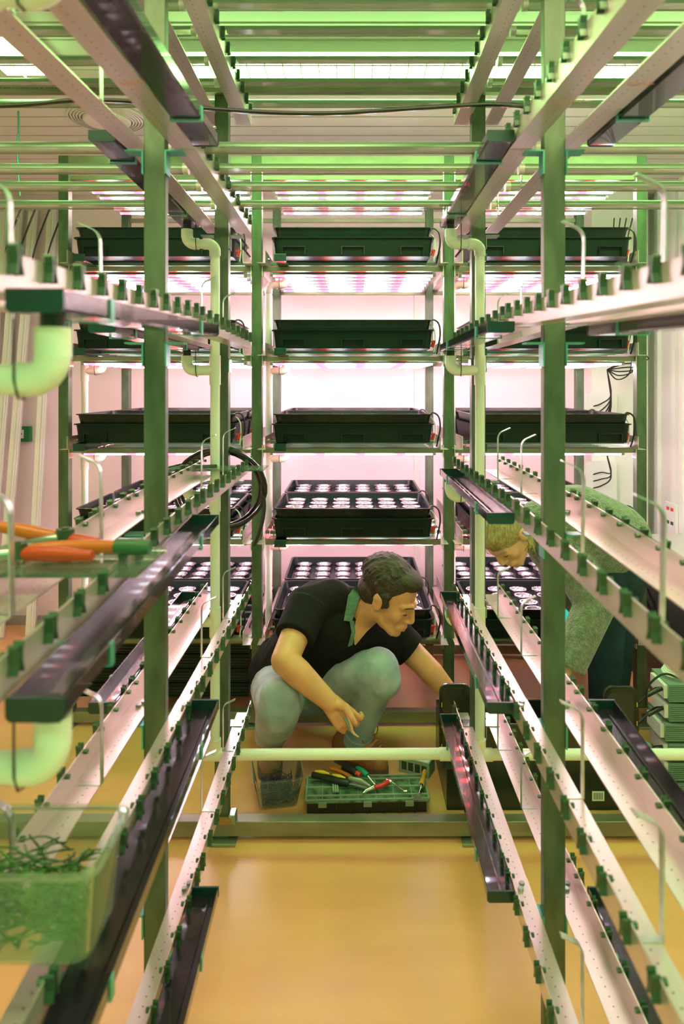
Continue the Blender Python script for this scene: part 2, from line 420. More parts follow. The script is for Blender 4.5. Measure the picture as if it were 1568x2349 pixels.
g = G(); g.box(-1.9, 1.6, Y2-.02, Y2+.02, .015, .058); g.build('base_beam', M['beam'], t2, bevel=.002)
g = G(); g.box(-1.6, 1.55, Y2-.02-.022, Y2-.021, CH+.85, CH+.885); tb = g.build('top_beam', M['beam'], t2, bevel=.002)
for xx in (-.382, .368):
    for k in range(1, 6):
        z = CH+ZB[k]-.001
        for s2 in (-1, 1):
            g2 = G(); g2.box(xx+s2*.022-.0015, xx+s2*.022+.0015, Y2-.02, Y2+.02, z-.04, z)
            g2.box(min(xx+s2*.022, xx+s2*.06), max(xx+s2*.022, xx+s2*.06), Y2-.02, Y2+.02, z-.003, z)
            g2.build('bracket', M['bolt'], t2)
def text(s, size, m, parent, mtx, name='printed_text'):
    cu = bpy.data.curves.new('txt', 'FONT'); cu.body = s; cu.size = size; cu.extrude = .0002
    o = bpy.data.objects.new('txt', cu); COL.objects.link(o)
    dg = bpy.context.evaluated_depsgraph_get(); dg.update()
    me = bpy.data.meshes.new_from_object(o.evaluated_get(dg)); bpy.data.objects.remove(o)
    me.transform(Matrix.Translation(-rootloc(parent)) @ mtx); me.materials.clear(); me.materials.append(m)
    q = bpy.data.objects.new(name, me); COL.objects.link(q); q.parent = parent; return q
RX = Matrix.Rotation(math.pi/2, 4, 'X')
text('2 SEAH 160412 3 48051 330941 2XXP ISOLAM 1 480512 11330W 3', .018, M['print'], tb, Matrix.Translation((-1.02, Y2-.0425, CH+.861)) @ RX, 'stamp')

# back rack
XB = (-1.128, -.3736, .377, 1.129)
XR = (-1.114, -.372, .378, 1.116)
BZ = [.82, .463, .111, -.248, -.608, -.992]
tr = thing('rack_frame', (0, Y3, 0), 'back rack of three bays carrying the black trays and lamps', 'rack frame')
for x in XB:
    g = G(); post(g, x, Y3, .01, CH+.905, .0395, .038); g.build('post', M['post'], tr, bevel=.002)
    foot(tr, x, Y3)
for x in XR:
    g = G(); post(g, x, Y4, .01, CH+.905, .038, .038); g.build('post', M['post'], tr, bevel=.002)
for i in range(3):
    for k, z in enumerate(BZ):
        for yy, XX in ((Y3, XB), (Y4, XR)):
            g = G(); g.box(XX[i]+.020, XX[i+1]-.020, yy-.012, yy+.012, CH+z-.009, CH+z+.009)
            if k == 5: g = G(); g.cyl((XX[i]+.02, yy, CH+z), (XX[i+1]-.02, yy, CH+z), .017)
            g.build('shelf_beam', M['beam'], tr, smooth=(k == 5), bevel=.001)
        for x in (XB[i]+.022, XB[i+1]-.022):
            g = G(); g.box(x-.002, x+.002, Y3-.02, Y3+.02, CH+z-.03, CH+z+.02); g.build('bracket', M['hook'], tr)
    g = G()
    g.box(XB[i]+.0, XB[i+1], Y3-.02, Y3+.018, .015, .058); g.build('base_beam', M['beam'], tr, bevel=.002)
    g = G(); g.box(XR[i], XR[i+1], Y4-.02, Y4+.018, .015, .058); g.build('base_beam', M['beam'], tr, bevel=.002)
    g = G(); g.box(XB[i], XB[i+1], Y3-.018, Y3+.018, CH+.87, CH+.905); g.build('top_beam', M['beam'], tr, bevel=.002)
    g = G(); g.box(XR[i], XR[i+1], Y4-.018, Y4+.018, CH+.87, CH+.905); g.build('top_beam', M['beam'], tr, bevel=.002)

# ------------------------------------------------------------------ rails with lamp clips
def make_rail(hand, RL, NC):
    t = thing('mounting_rail', (0, 0, 0), 'x', 'rail')
    h = hand
    g = G(); t_ = .0022
    prof = [(0, 0), (h*.043, 0), (h*.043, t_), (h*t_, t_), (h*t_, .038), (0, .038)]
    g.prism(prof, 0, RL, 'y'); g.build('angle_profile', M['rail'], t)
    for i in range(NC):
        y = .04+.072*i
        g = G()
        for s2 in (-1, 1):      # two bowed prongs astride the bolt
            pr = [(y+s2*.0012, .033), (y+s2*.0030, .042), (y+s2*.0052, .046), (y+s2*.0068, .044), (y+s2*.0045, .036), (y+s2*.0042, .028), (y+s2*.0078, .018), (y+s2*.0056, .0175), (y+s2*.0016, .028)]
            g.prism(pr, -h*.0005, -h*.0095, 'x')
        g.cyl((-h*.0003, y, .034), (-h*.0085, y, .034), .0035, n=8)
        g.cyl((h*.0025, y, .034), (h*.0085, y, .034), .0042, n=6)
        g.build('lamp_clip', M['clip'], t, bevel=0)
    for y in ((RL-.018, RL-.033) if NC == 12 else ()):
        g = G(); g.cyl((h*.022+.006*(y > RL-.02), y, t_+.0002), (h*.022+.006*(y > RL-.02), y, .0075), .0055, n=6); g.build('bolt', M['bolt'], t)
    return t
def make_hook(root, x, y, z, foot, curl, hh=.135):
    g = G(); w = .006; th = .0018
    pts = [(x+foot*.036, 0), (x, 0), (x, hh*.80)]
    pts += [(x+curl*.018*(1-math.cos(a)), hh*.80+.022*math.sin(a)) for a in [math.pi/2*k/5*.75 for k in range(1, 6)]]
    pts.append((pts[-1][0]+curl*.022, pts[-1][1]+.010))
    for i in range(len(pts)-1):
        a, b = Vector((pts[i][0], y, z+pts[i][1])), Vector((pts[i+1][0], y, z+pts[i+1][1]))
        d = (b-a).normalized(); nrm = Vector((-d.z, 0, d.x))
        g.obox((a+b)/2, (b-a)/2+d*.0006, (0, w, 0), nrm*th/2)
    g.build('hook', M['hook'], root, bevel=0)
protoR = {(h_, q_): make_rail(h_, *((.87, 12) if q_ == 'near' else (.735, 10))) for h_ in (1, -1) for q_ in ('near', 'far')}
for p in protoR.values(): kids(p)
SIDES = [('left', -.308, -1, 'right side of left posts'), ('left', -.442, 1, 'left side of left posts'),
         ('right', .308, 1, 'left side of right posts'), ('right', .442, -1, 'right side of right posts')]
used = {k_: False for k_ in protoR}
for k in range(6):
    for (sd, X, hand, desc) in SIDES:
        for sec, y0 in (('near', .505), ('far', 1.345)):
            if k == 0 and sec == 'near': continue
            lab = '%s steel angle rail on the %s, %s' % (sec, desc, TIER[k])
            loc = (X, y0, CH+(ZN[k] if sec == 'near' else ZF[k]-.0026))
            tilt = (math.asin((ZF[k]-ZN[k])/.87), 0, 0) if sec == 'near' else (0, 0, 0)
            if not used[(hand, sec)]:
                r = protoR[(hand, sec)]; r.location = loc; r.rotation_euler = tilt; used[(hand, sec)] = True; r['label'] = lab; r['group'] = 'angle rails with lamp clips'
            else: r = copy_tree(protoR[(hand, sec)], None, loc, tilt, lab, 'angle rails with lamp clips')
            if k:
                if sec == 'near' and X == -.442:
                    for y in (1.085, .80): make_hook(r, -.3975, y, loc[2]+.0025, -1, -1, .15)
                if sec == 'near' and X == .308:
                    for y in (1.05, .78): make_hook(r, .353, y, loc[2]+.0025, -1, -1, .145)
                if sec == 'far' and X == -.308:
                    for y in (1.60, 1.865): make_hook(r, -.353, y, loc[2]+.0025, 1, 1, .135)
                if sec == 'far' and X == .442:
                    for y in (1.61, 1.87): make_hook(r, .3975, y, loc[2]+.0025, 1, 1, .135)
                if k == 1 and sec == 'near' and X > .4:
                    text('CAHL', .022, M['printp'], r, Matrix.Translation((X-.036, 1.02, loc[2]-.0004)) @ Matrix.Rotation(math.pi, 4, 'X'), 'marker_writing')
                if k == 1 and sec == 'near' and X == .308:
                    text('2HAC', .024, M['printp'], r, Matrix.Translation((X+.012, 1.10, loc[2]-.0004)) @ Matrix.Rotation(math.pi, 4, 'X') @ Matrix.Rotation(.3, 4, 'Z'), 'marker_writing')
                if k == 1 and sec == 'near' and X == -.308:
                    text('HHH', .024, M['printp'], r, Matrix.Translation((X-.034, 1.02, loc[2]-.0004)) @ Matrix.Rotation(math.pi, 4, 'X') @ Matrix.Rotation(.2, 4, 'Z'), 'marker_writing')

# ------------------------------------------------------------------ black gutters
GL = .70
def make_gutter():
    t = thing('gutter', (0, 0, 0), 'x', 'gutter', 'black drain gutters')
    w_, h_, q = .025, .020, .0016
    g = G()
    pr = [(-w_, 0), (w_, 0), (w_, h_), (w_-q, h_), (w_-q, q), (.010, q), (.009, .005), (.006, .005), (.005, q), (-w_+q, q), (-w_+q, h_), (-w_, h_)]
    pr = [(-w_, .003), (-w_+.003, 0), (w_-.003, 0), (w_, .003)]+pr[2:]
    g.prism(pr, .004, GL-.004, 'y'); g.build('trough', M['gutter'], t, bevel=0)
    for y in (0, GL-.004):
        g = G(); pc = [(-w_-.0008, .003), (-w_+.003, -.0008), (w_-.003, -.0008), (w_+.0008, .003), (w_+.0008, h_+.0008), (-w_-.0008, h_+.0008)]
        g.prism(pc, y, y+.004, 'y'); g.build('end_cap', M['gutter_cap'], t)
    for y in (.12, .55):
        g = G(); x = w_+.0012
        for a in (-x, x): g.box(a-.0009, a+.0009, y-.005, y+.005, -.002, h_+.001)
        g.box(-x-.001, x+.001, y-.005, y+.005, -.0038, -.002); g.build('strap', M['strap'], t)
    return t
gp = make_gutter(); kids(gp); first = True
for k in range(1, 6):
    for (X, sec, desc) in ((-.279, 'near', 'aisle side of the nearest left post'), (.279, 'far', 'aisle side of the far right post'),
                           (-.471, 'far', 'left of the far left post'), (.471, 'near', 'right of the nearest right post')):
        y0 = .60 if sec == 'near' else 1.285
        z = CH+ZB[k]+.018; rx = .045 if sec == 'near' else 0
        if sec == 'near': z -= (.037 if k < 4 else .031)
        lab = 'black gutter hung on the %s, %s' % (desc, TIER[k])
        if first: gp.location = (X, y0, z); gp.rotation_euler = (rx, 0, 0); gp['label'] = lab; first = False
        else: copy_tree(gp, None, (X, y0, z), (rx, 0, 0), lab)

# ------------------------------------------------------------------ unlit lamps across the near rack, lit ones in the back rack
def make_lamp(L, lit, r=.0125):
    t = thing('grow_lamp', (0, 0, 0), 'x', 'lamp')
    g = G(); n = 10
    pr = [(r*math.cos(a), r*math.sin(a)) for a in [math.pi*i/n for i in range(n+1)]]
    pr = [(-r, -.0015)]+[(-p[0], p[1]) for p in pr[::1]]+[(r, -.0015)]
    g.prism(pr, -L/2+.012, L/2-.012, 'x'); g.build('housing', M['tube_body'], t, True)
    g = G(); pr = [(r*.92*math.cos(a), -.0016+.85*r*math.sin(a)) for a in [math.pi+math.pi*i/n for i in range(n+1)]]
    g.prism(pr, -L/2+.012, L/2-.012, 'x')
    if lit: g.build('diode_strip', M['led'], t, True)
    else: g.build('cover', M['tube_cover'], t, True)
    for sx in (-1, 1):
        g = G(); g.cyl((sx*(L/2-.012), 0, 0), (sx*L/2, 0, 0), r*1.03, n=16); g.build('end_cap', M['cap'], t, True)
    return t
lp = make_lamp(.745, False, .0125); kids(lp); first = True
BAY = ['left bay', 'middle bay', 'right bay']
tubes = [(1, y, .500) for y in (1.430, 1.568, 1.704, 1.876)]+[(0, y, .857) for y in (1.534, 1.647, 1.797, 1.925, 2.067)]
ORD = ['nearest', 'second nearest', 'middle', 'second farthest', 'farthest']
ORD4 = ['nearest', 'second nearest', 'third nearest', 'farthest']
for n_, (k, y, z) in enumerate(tubes):
    od = ORD4[n_] if k == 1 else ORD[n_-4]
    for b in range(3):
        x = .7505*(b-1)+.0025
        lab = '%s unlit green lamp tube across the %s, %s of the near rack' % (od, BAY[b], TIER[k])
        if first: lp.location = (x, y, CH+z); lp['label'] = lab; lp['group'] = 'unlit lamp tubes under the ceiling'; first = False
        else: copy_tree(lp, None, (x, y, CH+z), None, lab, 'unlit lamp tubes under the ceiling')
ll = make_lamp(.66, True, .0095); kids(ll); first = True
O6 = ['frontmost', 'second from front', 'third from front', 'fourth from front', 'fifth from front', 'rearmost']
SH = ['top shelf', 'second shelf', 'third shelf', 'fourth shelf', 'fifth shelf']
for k in range(5):
    for b in range(3):
        for j in range(6):
            x = (XB[b]+XB[b+1])/2
            loc = (x, 2.73+.085*j, CH+BZ[k]-.014)
            lab = '%s lit pink grow lamp, %s of back rack, %s' % (O6[j], BAY[b], SH[k])
            if first: ll.location = loc; ll['label'] = lab; ll['group'] = 'lit grow lamps in the back rack'; first = False
            else: copy_tree(ll, None, loc, None, lab, 'lit grow lamps in the back rack')

# ------------------------------------------------------------------ trays, reservoirs and cups of the back rack
TW, TD = .302, .198     # half width, half depth
def shell(g, w0, d0, z0, w1, d1, z1, q=.003, floor=True, rim=.007):
    # open tub: bottom half sizes w0,d0 at z0, top w1,d1 at z1
    def ring(w_, d_, z): 
        c_ = min(.02, w_*.2); pts = []
        for sx, sy, a0 in ((1, 1, 0), (-1, 1, 90), (-1, -1, 180), (1, -1, 270)):
            for i in range(4):
                a = math.radians(a0+30*i); pts.append((sx*(w_-c_)+c_*math.cos(a), sy*(d_-c_)+c_*math.sin(a), z))
        return pts
    R = [ring(w0, d0, z0), ring(w1, d1, z1), ring(w1+rim, d1+rim, z1), ring(w1+rim, d1+rim, z1-.004), None]
    inner = [ring(w1-q, d1-q, z1), ring(w0-q, d0-q, z0+q)]
    rings = [ring(w0, d0, z0), ring(w1, d1, z1-.004), ring(w1+rim, d1+rim, z1-.004), ring(w1+rim, d1+rim, z1), ring(w1-q, d1-q, z1), ring(w0-q, d0-q, z0+q)]
    n = 16; vs = [p for r_ in rings for p in r_]
    fs = [(i*n+k, i*n+(k+1)%n, (i+1)*n+(k+1)%n, (i+1)*n+k) for i in range(len(rings)-1) for k in range(n)]
    fs += [tuple(range(n-1, -1, -1)), tuple((len(rings)-1)*n+k for k in range(n))]
    g.add(vs, fs)
def make_reservoir():
    t = thing('reservoir_tub', (0, 0, 0), 'x', 'tub', 'black reservoir tubs under the trays')
    g = G(); shell(g, TW-.006, TD-.008, 0, TW+.002, TD-.004, .072); g.build('tub', M['tray2'], t, bevel=0)
    for cx_ in (-.225, 0, .225):
        g = G(); y = -TD+.0015
        pr = [(cx_-.043, .002), (cx_+.043, .002), (cx_+.043, .034), (cx_-.043, .034)]
        g.box(cx_-.045, cx_-.041, y-.004, y+.006, .004, .036); g.box(cx_+.041, cx_+.045, y-.004, y+.006, .004, .036)
        g.box(cx_-.045, cx_+.045, y-.005, y+.006, .033, .037); g.build('handle_rib', M['tray'], t)
    return t
def make_tray(lid):
    t = thing('grow_tray', (0, 0, 0), 'x', 'tray', 'black grow trays set in the tubs')
    g = G(); shell(g, TW-.022, TD-.022, -.055, TW-.004, TD-.006, .036, rim=.006); g.build('tray_body', M['tray'], t)
    if lid:
        g = G(); g.box(-TW+.016, TW-.016, -TD+.018, TD-.018, -.010, -.006)
        for i in range(7):
            x = -.282+.094*i; g.box(x-.003, x+.003, -TD+.02, TD-.02, -.006, -.002)
        g.build('cup_plate', M['tray'], t)
    return t
def make_cup():
    t = thing('net_cup', (0, 0, 0), 'x', 'cup')
    g = G(); g.lathe([(.022, -.0055), (.030, .014), (.036, .015), (.036, .018), (.029, .018), (.027, .010), (.019, -.004)], n=18); g.build('rim', M['cup'], t, True)
    g = G(); g.lathe([(0, -.004), (.0195, -.004)], n=18); g.build('cup_base', M['cup_in'], t)
    return t
rs = make_reservoir(); kids(rs); ty = make_tray(False); kids(ty); tl = make_tray(True); kids(tl); cp = make_cup(); kids(cp)
fr, ft, fl, fc = True, True, True, True
for k in range(1, 6):
    for b in range(3):
        x = (XB[b]+XB[b+1])/2+(.0 if b == 1 else (-.003 if b == 0 else .003))
        for di, y in enumerate((2.62+TD-.02, 2.62+TD*3)):
            if di and k < 3: continue
            wh = 'front' if di == 0 else 'rear'
            z = CH+BZ[k]+.036
            lab = '%s black tub in the %s, %s of back rack' % (wh, BAY[b], ['', 'second shelf', 'third shelf', 'fourth shelf', 'fifth shelf', 'lowest shelf'][k])
            if fr: rs.location = (x, y, z); rs['label'] = lab; fr = False
            else: copy_tree(rs, None, (x, y, z), None, lab)
            zt = z+.0735
            lab = lab.replace('tub', 'grow tray')
            if k >= 4:
                if fl: tl.location = (x, y, zt); tl['label'] = lab; fl = False
                else: copy_tree(tl, None, (x, y, zt), None, lab)
                gl = 'shiny cup in the %s tray, %s, %s of back rack' % (wh, BAY[b], 'fifth shelf' if k == 4 else 'lowest shelf')
                for i in range(6):
                    for j in range(4):
                        lc = (x-.235+.094*i, y-.132+.088*j, zt+.0005)
                        if fc: cp.location = lc; cp['label'] = gl; cp['group'] = gl.replace('shiny cup', 'shiny cups'); fc = False
                        else: copy_tree(cp, None, lc, None, gl, gl.replace('shiny cup', 'shiny cups'))
            else:
                if ft: ty.location = (x, y, zt); ty['label'] = lab; ft = False
                else: copy_tree(ty, None, (x, y, zt), None, lab)

# depth rails that carry the trays, support bars, gutters, hoses per shelf of the back rack
def make_shelf_rail():
    t = thing('shelf_rail', (0, 0, 0), 'x', 'rail', 'side rails under the trays of the back rack')
    g = G(); g.prism([(0, 0), (.030, 0), (.030, .002), (.002, .002), (.002, .050), (0, .050)], 0, .80, 'y'); g.build('angle_profile', M['rail'], t)
    for i in range(6):
        g = G(); g.cyl((-.006, .06+.13*i, .03), (.001, .06+.13*i, .03), .005, n=6); g.build('bolt', M['bolt'], t)
    return t
sr = make_shelf_rail(); kids(sr); first = True
def make_bar():
    g = G(); g.box(-.33, .33, -.010, .010, 0, .012)
    o = g.build('support_bar', M['tube_body'], None, bevel=.001, loc=(0, 0, 0)); return tag(o, 'x', 'bar', 'tray support bars of the back rack')
br = make_bar(); fb = True
SN = ['', 'second shelf', 'third shelf', 'fourth shelf', 'fifth shelf', 'lowest shelf']
for k in range(1, 6):
    for b in range(3):
        xm = (XB[b]+XB[b+1])/2
        for s2, nm in ((-1, 'left'), (1, 'right')):
            lab = 'pale %s side rail of the %s, %s of back rack' % (nm, BAY[b], SN[k])
            loc = (xm+s2*.333, 2.60 if s2 > 0 else 3.40, CH+BZ[k]+.0095); rot = (0, 0, 0 if s2 > 0 else math.pi)
            if first: sr.location = loc; sr.rotation_euler = rot; sr['label'] = lab; first = False
            else: copy_tree(sr, None, loc, rot, lab)
        for j in range(5):
            lab = '%s tray support bar, %s of back rack, %s' % (['frontmost', 'second', 'third', 'fourth', 'rearmost'][j], BAY[b], SN[k])
            loc = (xm, 2.735+.09*j if j < 4 else 3.20, CH+BZ[k]+.022)
            if fb: br.location = loc; br['label'] = lab; fb = False
            else: copy_tree(br, None, loc, None, lab)
# short gutters in the back rack and their hoses
def make_short_gutter():
    t = thing('gutter', (0, 0, 0), 'x', 'gutter', 'short black gutters in the back rack')
    g = G(); g.prism([(-.022, .003), (-.019, 0), (.019, 0), (.022, .003), (.022, .026), (.019, .026), (.019, .004), (-.019, .004), (-.019, .026), (-.022, .026)], 0, .62, 'y'); g.build('trough', M['gutter'], t)
    g = G(); g.box(-.0225, .0225, -.004, 0, -.001, .027); g.build('end_cap', M['gutter_cap'], t, bevel=.003)
    g = G(); g.cyl((0, .24, -.012), (0, .24, .001), .011); g.build('outlet', M['black'], t, True)
    return t
sg = make_short_gutter(); kids(sg); first = True
for k in range(1, 6):
    for b in range(3):
        xm = (XB[b]+XB[b+1])/2
        loc = (xm-.275, 2.575, CH+BZ[k]+.004 if k < 6 else 0); lab = 'short black gutter end, %s of back rack, %s' % (BAY[b], SN[k])
        loc = (xm-.272, 2.56, CH+BZ[k]+.0093-.0)
        if first: sg.location = loc; sg['label'] = lab; first = False
        else: copy_tree(sg, None, loc, None, lab)
def make_hose():
    t = thing('hose_loop', (0, 0, 0), 'x', 'hose', 'looped feed hoses beside the trays')
    g = G(); g.tube(smoothpath([(-.03, 0, .115), (-.012, 0, .135), (.012, -.005, .12), (.018, -.005, .075), (.008, 0, .02), (.006, .01, .004)]), .0032, 8); g.build('black_hose', M['rubber'], t, True)
    g = G(); g.tube(smoothpath([(-.034, .02, .105), (-.02, .015, .118), (-.002, .01, .095), (.0, .01, .05), (-.004, .01, .01)]), .0025, 8); g.build('white_hose', M['whitep'], t, True)
    g = G(); g.cyl((-.012, .01, .03), (-.002, .01, .055), .007, .005, 10); g.box(-.02, -.004, .004, .016, .048, .054); g.build('valve', M['red'], t, label='red valve')
    return t
hp = make_hose(); kids(hp); first = True
for k in range(1, 6):
    for b in range(3):
        xm = (XB[b]+XB[b+1])/2
        for di, (dx, yy) in enumerate(((.322, 2.64), (.320, 3.03))):
            if di and k < 3: continue
            lab = '%s feed hose loop right of the tray, %s, %s of back rack' % (['front', 'rear'][di], BAY[b], SN[k])
            loc = (xm+dx-.004, yy, CH+BZ[k]+.014)
            if first: hp.location = loc; hp['label'] = lab; first = False
            else: copy_tree(hp, None, loc, None, lab)
# ------------------------------------------------------------------ white drain pipes
PR, SR = .0135, .0160
def elbow(g, c, d0, d1, r=.022, pr=SR):
    # quarter bend joining direction d0 (incoming travel) to d1 (outgoing travel) around corner point c
    d0, d1 = Vector(d0), Vector(d1); c = Vector(c)
    cen = c-d0*r+d1*r
    pts = [c-d0*(r+.012)]+[cen-d1*r*math.cos(a)+d0*r*math.sin(a) for a in [math.pi/2*i/8 for i in range(9)]]+[c+d1*(r+.012)]
    g.tube(pts, pr, 18)
def drains(label, group, xg, xr, y, levels, zbot, ztop, drop, near=False):
    t = thing('drain_pipe', (xr, y, 0), label, 'pipe', group)
    g = G(); g.cyl((xr, y, zbot), (xr, y, ztop), PR, n=20); g.build('riser', M['pvc'], t, True)
    sgn = 1 if xr > xg else -1
    for i, z in enumerate(levels):
        zc = z-drop
        g = G(); g.cyl((xg, y, z-.018), (xg, y, z+.002), .0115, n=16); g.build('outlet', M['black'], t, True, label='black rubber outlet')
        g = G(); g.cyl((xg, y, zc+.02), (xg, y, z-.014), SR+.0005, n=20)
        elbow(g, (xg, y, zc), (0, 0, -1), (sgn, 0, 0)); g.build('elbow', M['pvc'], t, True)
        g = G()
        if i == 0:
            g.cyl((xg+sgn*.03, y, zc), (xr-sgn*.025, y, zc), PR, n=20)
            g.build('branch', M['pvc'], t, True)
            g = G(); elbow(g, (xr, y, zc), (sgn, 0, 0), (0, 0, -1)); g.build('elbow', M['pvc'], t, True)
        else:
            g.cyl((xg+sgn*.03, y, zc), (xr-sgn*.008, y, zc), PR+.001, n=20); g.build('branch', M['pvc'], t, True)
            g = G(); g.cyl((xr, y, zc-.042), (xr, y, zc+.042), SR, n=20); g.build('tee', M['pvc'], t, True)
        if not near or i < 9:
            g = G(); a = xg+sgn*.028
            g.tube([(a, y-SR-.001, zc+.055), (a, y-SR-.001, zc), (a, y-SR*.6, zc-SR-.001), (a+.002, y, zc-SR-.002)], .0012, 6); g.build('cable_tie', M['black'], t)
    return t
lv = [CH+ZB[k]+.018 for k in range(1, 6)]
yr = 1.948
zh = P(0, 1731, yr).z
tl_ = drains('white drain riser pipe standing in front of the second left post', None, -.471, P(493, 0, yr).x, yr, lv[:4], zh, lv[0]-.055-.03, .055)
trr = drains('white drain riser pipe standing in front of the second right post', None, .279, P(1100, 0, yr).x, yr, lv[:4], zh, lv[0]-.055-.03, .055)
tn = drains('blurred white drain pipe elbows at the left edge of the frame', None, -.278, -.365, .635, [z-.034 for z in lv[:4]], .05, lv[0]-.034-.06-.03, .062, True)
t = thing('drain_manifold', (0, yr, zh), 'long horizontal white pipe running low across the aisle', 'pipe')
xl, xr_ = P(493, 0, yr).x, P(1100, 0, yr).x
g = G(); g.cyl((xl+.03, yr, zh), (xr_-.03, yr, zh+.003), PR+.002, n=20); g.cyl((xr_+.03, yr, zh), (1.55, yr, zh+.002), PR+.002, n=20); g.build('pipe_run', M['pvc'], t, True)
for x in (xl, xr_):
    g = G(); g.cyl((x-.035, yr, zh), (x+.035, yr, zh), SR+.002, n=20); g.cyl((x, yr, zh), (x, yr, zh+.045), SR+.001, n=20); g.build('tee', M['pvc'], t, True)
g = G(); g.cyl((xr_-.115, yr, zh+.0015), (xr_-.04, yr, zh+.0015), SR+.002, n=20); g.build('coupling', M['pvc'], t, True)
for b in range(3):       # back rack risers
    xm = (XB[b]+XB[b+1])/2
    drains('white drain riser at the left side of the %s of the back rack' % BAY[b], 'back rack drain risers', xm-.272, xm-.345, 2.80, [CH+BZ[k]+.0 for k in range(1, 5)], CH-.99, CH+BZ[1]-.06-.02, .045)

# ------------------------------------------------------------------ black cable across the top, coiled hose on the acrylic shelf
yc = 1.345
pts = [P(-60, 246, yc), P(60, 240, yc), P(180, 230, yc), P(330, 234, yc), P(480, 249, yc), P(620, 258, yc), P(760, 260, yc), P(900, 252, yc), P(1060, 242, yc), P(1140, 240, yc), P(1215, 246, yc), P(1280, 262, yc+.02)]
g = G(); g.tube(smoothpath(pts), .0042, 10); tag(g.build('power_cable', M['rubber'], None, True), 'thick black cable sagging across the top of the aisle', 'cable')
yh = 2.03
t = thing('hose_coil', P(500, 1062, yh), 'coil of black hose hanging round the second left post', 'hose')
for q, (rx_, rz_, dy, ph, da) in enumerate(((104, 92, 0, 200, 350), (98, 96, .012, 190, 345), (90, 84, .022, 215, 352), (101, 88, -.012, 170, 330))):
    pts = []
    for i in range(33):
        a = math.radians(ph+da*i/32)
        pts.append(P(502+q*2+rx_*math.cos(a), 1121+rz_*math.sin(a), yh+dy+.035*math.sin(a*2)-.03*math.cos(a)))
    g = G(); g.tube(pts, .0055, 8); g.build('hose_turn', M['rubber'], t, True)
g = G(); g.tube(smoothpath([P(600, 1110, yh-.03), P(606, 1160, yh-.03), P(598, 1210, yh-.03), P(581, 1252, yh-.03)]), .0055, 8); g.build('hose_end', M['rubber'], t, True)
t = thing('acrylic_shelf', (-.38, 1.95, CH+ZB[3]+.044), 'clear acrylic plate with folded lip beside the hose coil', 'plate')
z0 = CH+ZB[3]+.043
g = G(); g.box(-.515, -.245, 1.88, 2.0, z0, z0+.004); g.box(-.515, -.245, 1.88, 1.884, z0+.004, z0+.016); g.build('plate', M['acryl'], t, bevel=.001)
g = G(); g.obox((-.43, 1.91, z0+.010), (.05, .008, 0), (-.002, .006, 0), (0, 0, .005)); g.obox((-.50, 1.905, z0+.012), (.02, .012, .004), (-.002, .004, 0), (0, 0, .003))
o = g.build('multi_tool', M['rubber'], None, bevel=.001); tag(o, 'small black hand tool lying on the clear plate beside the hose coil', 'tool')

# acrylic sheet with the two orange cutters
zs = CH+ZB[3]+.043
t = thing('acrylic_sheet', (-.5, .9, zs), 'clear acrylic sheet lying across the left rails under the orange cutters', 'sheet')
g = G(); g.box(-.75, -.262, .83, .97, zs, zs+.006); g.build('sheet', M['acryl'], t, bevel=.001)
def cutter(label, p_tip, p_piv, h1, h2, mats, grip=None):
    t = thing('wire_cutter', p_piv, label, 'cutter')
    g = G(); d = (p_tip-p_piv)
    g.tube([p_piv, p_piv+d*.35+Vector((0, .004, .002)), p_tip], [.010, .009, .002], 10); g.tube([p_piv, p_piv+d*.4-Vector((0, .006, 0)), p_tip-Vector((0, .004, 0))], [.009, .008, .002], 10); g.build('jaws', M['bolt'], t, True)
    g = G(); g.cyl(p_piv-Vector((0, 0, .006)), p_piv+Vector((0, 0, .013)), .012, n=20); g.cyl(p_piv+Vector((0, 0, .013)), p_piv+Vector((0, 0, .015)), .006, n=6); g.build('pivot', M['clip'], t, True)
    for h, m, gr in ((h1, mats[0], None), (h2, mats[1], grip)):
        pts = smoothpath([p_piv]+h); n = len(pts)
        g = G(); g.tube(pts, [.007+.003*math.sin(math.pi*min(1, i/n*1.2)) for i in range(n)], 12); hd = g.build('handle', m, t, True)
        if gr:
            g = G(); g.tube([pts[-5], pts[-2], pts[-1]+(pts[-1]-pts[-2])*.5], [.0105, .0108, .009], 12); g.build('grip', gr, hd, True)
    return t
def Z(px, Y, dz=0): 
    return Vector(((px-CX)/F*Y, Y, zs+.006+.012+dz))
cutter('amber handled cable cutter with green head, rear one on the acrylic sheet', Z(60, .955), Z(150, .95, .004), [Z(95, .955, .008), Z(40, .96, .014), Z(-60, .965, .022)], [Z(190, .945), Z(225, .94)], (M['orange2'], M['orange']))
cutter('orange handled cutter with dark green grip, front one on the acrylic sheet', Z(-40, .875), Z(40, .88, .0), [Z(90, .875, .001), Z(150, .87, .001), Z(212, .868, 0)], [Z(110, .895, .002), Z(230, .905, .003), Z(335, .90, .003)], (M['orange'], M['orange2']), M['dgreen'])

